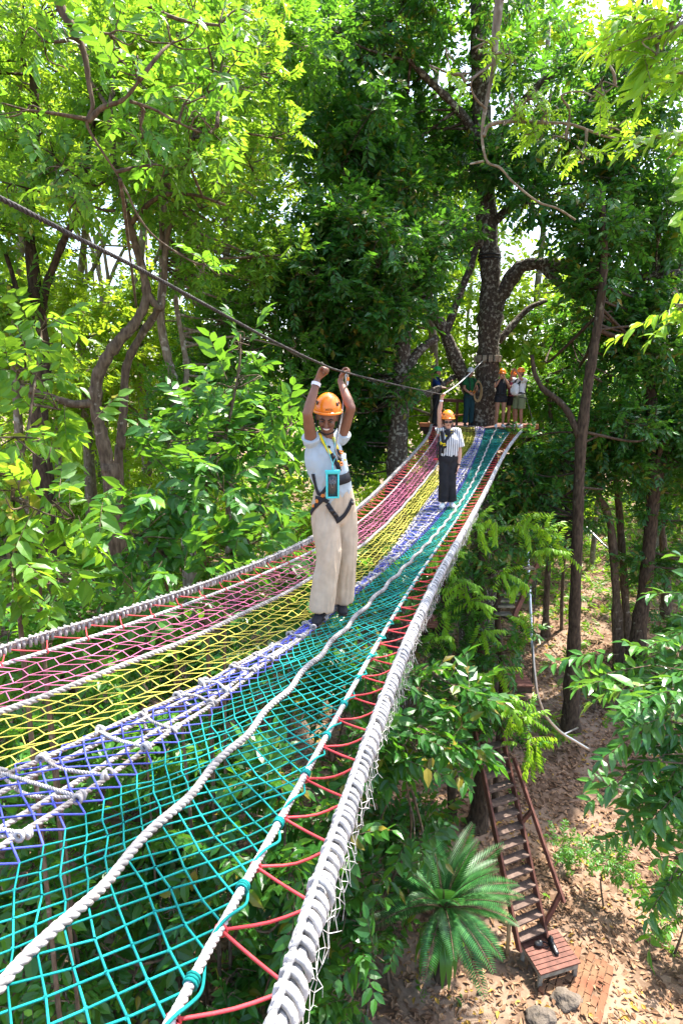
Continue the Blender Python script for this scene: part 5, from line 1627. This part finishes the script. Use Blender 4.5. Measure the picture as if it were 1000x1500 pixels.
cl = [Cl(a, b_, c, r_, .6) for a, b_, c, r_ in ((775, 140, 7.8, .22), (755, 165, 7.9, .24), (800, 165, 7.9, .22), (830, 205, 8, .25), (880, 130, 7.7, .24), (895, 185, 8.1, .26), (740, 80, 7.9, .2), (660, 110, 7.8, .22), (850, 225, 8, .2), (780, 200, 8, .2), (885, 85, 7.6, .22), (710, 60, 7.9, .2))]
for _ in range(18):      # unseen crown clumps added towards the sun to shade the net
    u_ = g.uniform(.4, 7.0); q_ = S(u_, g.uniform(-1, 8)) + SUNV * g.uniform(10, 13)
    cl.append((q_ + g.normal(0, .5, 3), np.array([1.0, 1.0, .6]) * g.uniform(.8, 1.2)))
plant('overhanging_tree', 'bare pale branch with lime leaf sprays hanging down in front of the host tree', 'tree', O2, cl, LF['lime'], M['bark3'], .34, 'pin', dens=.42, near=True, pw=3.6)
O3 = [([on_ground(7.6, 4.6, -.2), (7.5, 4.7, -3), (7.0, 5.0, 2.2), P(1080, -40, 6.3), P(1010, 30, 6.4), P(960, 60, 6.5)], .17, .02)]
cl = [Cl(a, b_, c, r_, .6) for a, b_, c, r_ in ((985, 30, 6.3, .32), (960, 80, 6.4, .28), (1000, 110, 6.4, .3), (1010, 200, 6.5, .28), (940, 20, 6.5, .25), (990, 450, 6.6, .16))]
plant('overhanging_tree', 'lime green compound leaves reaching in at the top right corner', 'tree', O3, cl, LF['lime'], M['bark3'], .72, 'pin', dens=1.3, near=True, bias=(-.4, 0, -.1))

# --- bushes beside the net, left
cl = [Cl(*a) for a in ((352, 512, 8.3, .32, 1.2), (345, 570, 8.1, .55), (300, 640, 7.9, .75), (385, 630, 8.4, .7), (425, 690, 8.8, .6), (250, 720, 7.3, .75), (330, 720, 7.5, .85), (405, 765, 8.3, .6), (200, 790, 6.9, .75), (290, 815, 6.8, .65), (365, 800, 7.4, .6), (120, 850, 6.6, .7), (230, 860, 6.4, .55), (428, 620, 9.2, .5), (320, 600, 9, .7))]
q = P(290, 860, 7.6); q = on_ground(q[0], q[1], -.1)
stems = [([q, q * .5 + P(300, 760, 7.6) * .5, P(300, 740, 7.7), P(330, 640, 8), P(350, 540, 8.2), P(352, 490, 8.3)], .038, .010), ([q + [.15, .1, 0], P(330, 900, 7.6), P(370, 760, 8), P(410, 680, 8.6)], .03, .012), ([q - [.2, 0, 0], P(250, 900, 7.2), P(220, 800, 7), P(190, 780, 6.9)], .03, .012)]
plant('bush', 'large broad leaved bush with one tall shoot left of the smiling woman', 'bush', stems, cl, LF['broad'], M['bark4'], .50, 'alt', near=True, dens=.95)
cl = [Cl(*a) for a in ((30, 540, 6.2, .5), (90, 600, 6.5, .45), (20, 640, 5.8, .5), (40, 740, 5.4, .5), (110, 760, 6, .45), (20, 840, 5.2, .45), (75, 850, 5.6, .45), (-40, 700, 5.4, .6), (60, 480, 6.8, .4))]
q = P(0, 860, 5.6); q = on_ground(q[0], q[1], -.1)
stems = [([q, q * .5 + P(20, 800, 5.6) * .5, P(20, 780, 5.6), P(40, 640, 6), P(60, 500, 6.7)], .034, .010), ([q + [.2, .1, 0], P(60, 880, 5.7), P(100, 720, 6.2)], .028, .012)]
plant('bush', 'bright green bush with hanging pointed leaves at the left border', 'bush', stems, cl, LF['light'], M['bark4'], .44, 'alt', near=True, dens=.95, bias=(0, 0, -.25))
for lab, px, py, Y, rr, lf in (('low dark bush under the left edge rope', 60, 905, 6.6, .8, 'mid'), ('low broad leaved bush beside the left edge rope, right of the darker one', 200, 905, 7.4, .7, 'broad'), ('small bush tucked under the rope behind the smiling woman', 420, 830, 9.5, .8, 'dark')):
    q = P(px, py + 40, Y); q = on_ground(q[0], q[1], -.1)
    plant('bush', lab, 'bush', [([q, (q + P(px, py, Y)) / 2, P(px, py - 10, Y)], .03, .012)], [Cl(px + a, py + b_, Y + c, rr * .7) for a, b_, c in ((-50, 10, 0), (40, 25, .4), (0, -20, .5), (70, -10, .8), (-10, 60, .2))], LF[lf], M['bark4'], .46, 'alt', near=True, dens=.95)
# --- small trees and shrubs below the net
under = [('glossy shrub at the bottom left corner below the net', 30, 1420, 6.2, .65, 'broad'), ('shrub below the thick grey load rope', 170, 1440, 6.8, .65, 'dark'), ('leafy shrub below the teal net at the bottom edge', 300, 1470, 7.2, .6, 'dark'),
         ('shrub left of the bare earth patch below the net', 40, 1180, 7.6, .8, 'mid'), ('dark shrub below the middle of the teal net', 260, 1250, 7.8, .75, 'dark'), ('young tree below the knotted walkway', 200, 1100, 8.6, .8, 'mid'),
         ('dense shrub under the teal net right of the load rope', 420, 1180, 7.6, .75, 'dark'), ('shrub under the red zigzag cord', 420, 1330, 7.2, .65, 'dark'), ('shrub under the yellow band', 90, 1060, 9.2, .9, 'mid'), ('leafy shrub below the feet of the smiling woman', 330, 1010, 9.8, .9, 'dark'),
         ('tall shrub with fine leaves right of the white edge rope', 585, 1085, 8.2, .65, 'dark'), ('shrub beside the edge rope halfway along, below the vine trunk', 600, 1000, 9.2, .7, 'dark'), ('drooping shrub at the bottom edge below the white rope end', 505, 1330, 7.4, .6, 'dark'),
         ('low shrub at the bottom edge left of the cycad', 470, 1450, 7.6, .6, 'dark'), ('shrub behind the palm like cycad', 600, 1215, 9.9, .7, 'dark'), ('low leafy plant at the bottom edge right of the cycad', 690, 1515, 8.2, .38, 'broad'),
         ('shrub under the far part of the pink band', 560, 815, 12.8, .8, 'dark'), ('shrub under the teal band near the second woman', 500, 960, 10.8, .9, 'dark'), ('shrub beneath the far end of the net', 640, 745, 15.5, .75, 'dark'), ('young tree filling the gap under the far platform', 750, 705, 16.6, .75, 'dark'), ('pale leaved shrub low under the yellow band', 10, 1000, 10.5, .9, 'light'), ('shrub low under the pink band', 250, 960, 11.5, .95, 'mid')]
for lab, px, py, Y, rr, lf in under:
    c0 = P(px, py, Y); q = on_ground(c0[0] + g.normal(0, .1), c0[1] + g.normal(0, .1), -.1)
    cls = []
    for _ in range(9):
        o = g.normal(0, 1, 3) * [1, 1, .7] * rr * .75
        cls.append((c0 + o, np.array([rr, rr, rr * .7]) * g.uniform(.5, .8)))
    c1_ = c0 * .35 + q * .65
    st = [([q, c1_ + g.normal(0, .3, 3), (c1_ + c0) / 2 + g.normal(0, .25, 3), c0], .036, .012), ([q + [.1, .05, 0], c1_ + g.normal(0, .35, 3), c0 + [rr * .5, .1, .2]], .026, .01)]
    low = [((c1_ + c0) / 2 + g.normal(0, rr * .5, 3), np.array([rr, rr, rr * .8]) * .6), (c1_ + g.normal(0, rr * .5, 3), np.array([rr, rr, rr * .8]) * .55)]
    plant('shrub', lab, 'shrub', st, cls + low, LF[lf], M['bark4'], .56 if lf != 'mid' else .50, 'alt', near=Y < 9, dens=1.35)

# --- vine clad support trunk with stairs
Yv = 11.9
vb = base_of(708, 1000, Yv)
VT = [([vb, P(706, 1150, Yv), P(704, 1000, Yv), P(700, 900, Yv), P(702, 820, Yv + .1), P(712, 770, Yv + .2)], .22, .10), ([vb + [.5, .3, 0], P(735, 1000, Yv + .3), P(728, 900, Yv + .3), P(742, 800, Yv + .4)], .10, .05), ([vb - [.5, -.2, 0], P(655, 980, Yv), P(645, 900, Yv + .2), P(652, 830, Yv + .3)], .11, .05)]
cl = [Cl(*a) for a in ((690, 800, 11.7, .55), (740, 785, 11.9, .6), (785, 795, 12.1, .45), (655, 830, 11.8, .5), (720, 840, 11.6, .55), (760, 835, 11.8, .4), (650, 885, 11.6, .5), (690, 905, 11.5, .5), (640, 945, 11.2, .45), (680, 970, 11.1, .6), (730, 960, 11.1, .6), (765, 925, 11.3, .35), (650, 1010, 10.8, .5), (700, 1040, 10.8, .6), (745, 1045, 10.7, .5), (670, 1080, 10.5, .55), (765, 1090, 10.6, .32), (625, 1050, 10.2, .5), (640, 1110, 9.8, .5), (812, 805, 12.3, .3))]
vt = plant('vine_trunk', 'vine clad trunk covered in dark leaves and lime shoots beside the small stairs', 'tree', VT, cl, LF['dark'], M['bark2'], .34, 'alt', dens=1.15, cname='leaves')
rg = np.random.default_rng(5); cm = MB()
for a in ((652, 775, 11.2, .2), (640, 800, 11.1, .25), (690, 765, 11.3, .25), (668, 850, 11.0, .2), (720, 770, 11.4, .2), (768, 765, 11.6, .28), (790, 775, 11.7, .25), (808, 805, 11.9, .25), (818, 808, 12.1, .2), (735, 838, 11.1, .22), (760, 855, 11.3, .18), (700, 880, 10.9, .2), (680, 860, 11, .22), (650, 900, 11, .2), (705, 925, 10.9, .22), (770, 910, 11.1, .22), (722, 985, 10.5, .2), (745, 1030, 10.3, .26), (760, 1050, 10.3, .26), (772, 1090, 10.4, .26), (700, 1010, 10.4, .2), (640, 930, 10.8, .2), (780, 1100, 10.4, .2)):
    clump(cm, P(*a[:3]), a[3] * np.array([1.3, 1.3, .9]), .46, 'droop', True, 2.2, rg, (0, -.35, -.1))
cm.build('young_leaves', [LF['lime'], M['bark4']], vt, smooth=False)

# --- foreground tree at right: long glossy fronds
RB = [([on_ground(6.6, 4.6, -.2), (6.5, 4.7, -7), (6.2, 4.9, -4.0), (5.6, 5.2, -2.6), (5.2, 5.4, -1.8)], .14, .05)]
fr = ((1010, 960, 6.2), (960, 975, 6.4), (900, 1010, 6.4), (930, 1050, 6.1), (985, 1040, 6), (905, 1110, 5.9), (970, 1105, 5.8), (1000, 1170, 5.6), (950, 1165, 5.8), (1010, 1230, 5.5), (960, 1255, 5.7), (1000, 1300, 5.5),  (1010, 900, 6.8), (960, 930, 6.9))
limbs = list(RB)
for i, a in enumerate(fr):
    e = P(*a); s0 = np.array([5.2 + .3 * (i % 3), 5.2, e[2] + .15 - .3 * (i % 2)]); 
    limbs.append(([s0, s0 * .45 + e * .55 + [0, 0, .12], e], .022, .006))
def rb_extra(cm, rg):
    for a in fr:
        e = P(*a)
        n = 4
        p = e + rg.normal(0, .20, (n, 3)) * [1, 1, .8]
        d = np.array([-1.0, -.2, -.02]) + rg.normal(0, .42, (n, 3))
        sprays(cm, p + [.50, .05, 0], d, .80, 'pin', True, rg, True, .4)
        sprays(cm, e + [.60, .15, .05] + rg.normal(0, .22, (2, 3)), np.array([-.7, -.3, 0]) + rg.normal(0, .6, (2, 3)), .55, 'alt', True, rg, True, .4)
plant('frond_tree', 'glossy long leaved branches reaching in from the right border', 'tree', limbs, [], LF['glossy'], M['bark4'], .6, 'pin', near=True, base=RB[0][0][0], extra=rb_extra, connect=False)

# --- saplings and undergrowth on the slope
sap = [('small feathery sapling on the leaf litter right of the handrail', 885, 1330, 1.4, 'mid'), ('feathery seedling patch right of the ladder rail', 822, 1270, .7, 'mid'), ('low bush below the tall straight trunk', 800, 1090, .8, 'light'), ('low bush right of the tall straight trunk foot', 872, 1040, 1.1, 'mid'), ('low bush at the foot of the slim pair', 905, 1020, 1.2, 'mid'), ('bush in front of the forked dark tree', 955, 1020, 1.6, 'mid'), ('bush under the right border fronds', 985, 1400, 1.6, 'mid'), ('bright sapling before the silver rail', 850, 985, .9, 'light'),
       ('leafy bush high at the right border behind the fronds', 985, 960, 1.8, 'dark'), ('fern like bush at the right border', 975, 880, 1.6, 'mid')]
for lab, px, py, h, lf in sap:
    q = GP(px, py)
    t0 = q + [g.normal(0, .06), 0, h * .75]
    plant('sapling', lab, 'sapling', [([q - [0, 0, .1], (q + t0) / 2 + g.normal(0, .05, 3), t0], .022, .008)], [(t0 + g.normal(0, .25, 3) * h * [1, 1, .4], np.array([.34, .34, .2]) * h * g.uniform(.7, 1.2)) for _ in range(5)], LF[lf], M['bark4'], .36, 'pin' if 'feather' in lab or 'fern' in lab else 'alt', near=True, dens=.7, twr=.008)
# cycad
cyp = P(649, 1330, 8.5)
cg = on_ground(cyp[0], cyp[1], -.1)
cyc = thing('cycad', 'palm like cycad with a rosette of stiff feathery fronds left of the ladder', 'cycad', cg)
x = MB(); wood(x, [cg, (cg + cyp) / 2 + [.04, 0, 0], cyp], .13, .14, 10, rough=.15, seed=4); x.build('trunk', M['bark2'], cyc)
rg = np.random.default_rng(9)
lv, lfc = leaf_tris(False, .15, .25)
nf = 30
for i in range(nf):
    az = i * 2.399 + rg.normal(0, .15); el = .40 + .95 * (i / nf) ** 1.0
    Lf = rg.uniform(1.25, 1.6)
    hd = np.array([math.cos(az), math.sin(az), 0]); pr = []
    for t in np.linspace(0, 1, 12):
        ang = el - t * (1.0 if el < .9 else .55)
        pr.append((hd * math.cos(ang) + np.array([0, 0, math.sin(ang)])) * Lf / 11)
    path = cyp + np.cumsum(pr, axis=0) - pr[0]
    x = MB(); x.tube(path, np.linspace(.014, .004, 12), 5, mi=1)
    pp_ = catmull(path, 4); t, N, B = frames(pp_)
    sd = nrm(np.cross(t, [0, 0, 1.0])); upv = np.cross(sd, t)
    m_ = len(pp_)
    for s in (1, -1):
        idx = np.arange(4, m_)
        LL = .20 * np.sin(np.clip(idx / m_, .02, .98) * math.pi * .93 + .12) + .03
        X = nrm(sd[idx] * s + t[idx] * .55 + upv[idx] * .25); Zv = nrm(upv[idx] - X * np.sum(upv[idx] * X, 1, keepdims=True)); Yv_ = np.cross(Zv, X)
        Rm = np.stack([X, Yv_, Zv], 1)
        vv = np.einsum('vk,mkj->mvj', lv, Rm) * LL[:, None, None] + pp_[idx][:, None]
        x.add(vv.reshape(-1, 3), (lfc[None] + (np.arange(len(idx)) * len(lv))[:, None, None]).reshape(-1, 3))
    x.build('frond', [LF['cycad'], M['bark4']], cyc, smooth=False)
# bird's nest fern below it
fb = P(648, 1372, 8.35)
fern = thing('strap_fern', 'fern with long hanging strap leaves on the cycad stem', 'fern', fb)
for i in range(16):
    az = i * 2.399; hd = np.array([math.cos(az), math.sin(az), 0]); Lf = rg.uniform(.7, 1.05)
    path = np.array([fb + hd * (.10 + .42 * math.sin(t * 1.7)) * Lf + np.array([0, 0, (.16 * math.sin(t * 2.2) - .75 * t * t) * Lf]) for t in np.linspace(0, 1, 10)])
    sd = np.array([-hd[1], hd[0], 0]); wd = .062 * np.sin(np.linspace(.12, 2.95, 10))
    V = np.stack([path - sd * wd[:, None], path - [0, 0, .012], path + sd * wd[:, None]], 1); V[:, 0, 2] += .02; V[:, 2, 2] += .02
    ii = np.arange(9)[:, None] * 3; Q = np.concatenate([np.concatenate([ii, ii + 1, ii + 4, ii + 3], 1), np.concatenate([ii + 1, ii + 2, ii + 5, ii + 4], 1)])
    MB().add(V, Q).build('leaf', LF['broad'], fern)

# --- far wood, ground cover, leaf litter
rg = np.random.default_rng(21)
fm = MB()
for _ in range(560):
    a, b_ = rg.uniform(-350, 1300), rg.uniform(-120, 800)
    Y = rg.uniform(24, 38)
    if any(math.hypot(a - hx, b_ - hy) < hr * 1.5 for hx, hy, hr in HOLES): continue
    c = P(a, b_, Y)
    gz = float(ground_z(c[0], c[1]))
    if c[2] < gz + .3: c[2] = gz + rg.uniform(.3, 2)
    r = rg.uniform(1.3, 2.4)
    if sunlit(c, r) or (b_ < 300 and rg.random() < .35): continue
    clump(fm, c, (r, r, r * .75), .85, 'alt', False, .75, rg, k=13, twig=False)
for _ in range(70):
    c = P(rg.uniform(560, 860), rg.uniform(430, 720), rg.uniform(23, 29)); r = rg.uniform(.8, 1.4)
    clump(fm, c, (r, r, r * .8), .6, 'alt', False, .8, rg, k=13, twig=False)
for _ in range(70):
    c = P(rg.uniform(-60, 330), rg.uniform(420, 760), rg.uniform(17, 27)); r = rg.uniform(.8, 1.3)
    clump(fm, c, (r, r, r * .8), .55, 'alt', False, .75, rg, k=13, twig=False)
for _ in range(46):
    x0, y0 = rg.uniform(-26, 34), rg.uniform(23, 40)
    q = on_ground(x0, y0, -.2); h = rg.uniform(9, 18)
    wood(fm, [q, q + [rg.normal(0, .3), 0, h * .35], q + [rg.normal(0, .6), 0, h * .7], q + [rg.normal(0, 1), 0, h]], rg.uniform(.10, .2), .05, 6)
    fm.m[-1][:] = 1
    for kk in (-2, -3): fm.m[kk][:] = 1
tag(fm.build('far_wood', [LF['far'], M['bark3']], None, smooth=False), 'sunlit yellow green wood closing the view behind everything', 'wood', kind='stuff')

def gpts(n, x0, x1, y0, y1, f):
    x_ = rg.uniform(x0, x1, n * 3); y_ = rg.uniform(y0, y1, n * 3)
    k = rg.random(n * 3) < f(x_, y_)
    x_, y_ = x_[k][:n], y_[k][:n]
    return np.stack([x_, y_, ground_z(x_, y_)], -1)
lm = MB()
p = gpts(60000, -6, 24, 4, 34, lambda x_, y_: np.where(np.hypot(x_ - 6, y_ - 12) < 9, 1, .35))
n = len(p)
sz = rg.uniform(.06, .17, n)
lv2, lf2 = leaf_tris(False, .5, .2, .25)
az = rg.uniform(0, 2 * math.pi, n); X = np.stack([np.cos(az), np.sin(az), rg.normal(0, .22, n)], -1); X = nrm(X)
up = np.stack([rg.normal(0, .35, n), rg.normal(0, .35, n), np.ones(n)], -1); Zv = nrm(up - X * np.sum(up * X, 1, keepdims=True)); Yv_ = np.cross(Zv, X)
vv = np.einsum('vk,mkj->mvj', lv2, np.stack([X, Yv_, Zv], 1)) * sz[:, None, None] + p[:, None] + np.array([0, 0, .02])
lm.add(vv.reshape(-1, 3), (lf2[None] + (np.arange(n) * len(lv2))[:, None, None]).reshape(-1, 3))
tag(lm.build('leaf_litter', LF['litter'], None, smooth=False), kind='stuff')
gm = MB()
def cover_f(x_, y_):
    nz = np.sin(x_ * .9 + 1.3) * np.sin(y_ * .8) + .5 * np.sin(x_ * 2.1 + y_ * 1.3)
    far = np.clip((y_ - 20) / 5, 0, 1)
    left = np.clip((-x_ + .5) / 3, 0, 1)
    return np.clip(.03 + .22 * (nz > .55) + far * .9 + left * .6, 0, 1)
p = gpts(10000, -18, 30, 3.5, 40, cover_f)
d = nrm(rg.normal(0, 1, p.shape) * [1, 1, .3] + [0, 0, .7])
sprays(gm, p, d, np.where(p[:, 1] > 20, .5, .3), 'alt', False, rg, False)
tag(gm.build('ground_cover', [LF['light'], M['bark4']], None, smooth=False), kind='stuff')
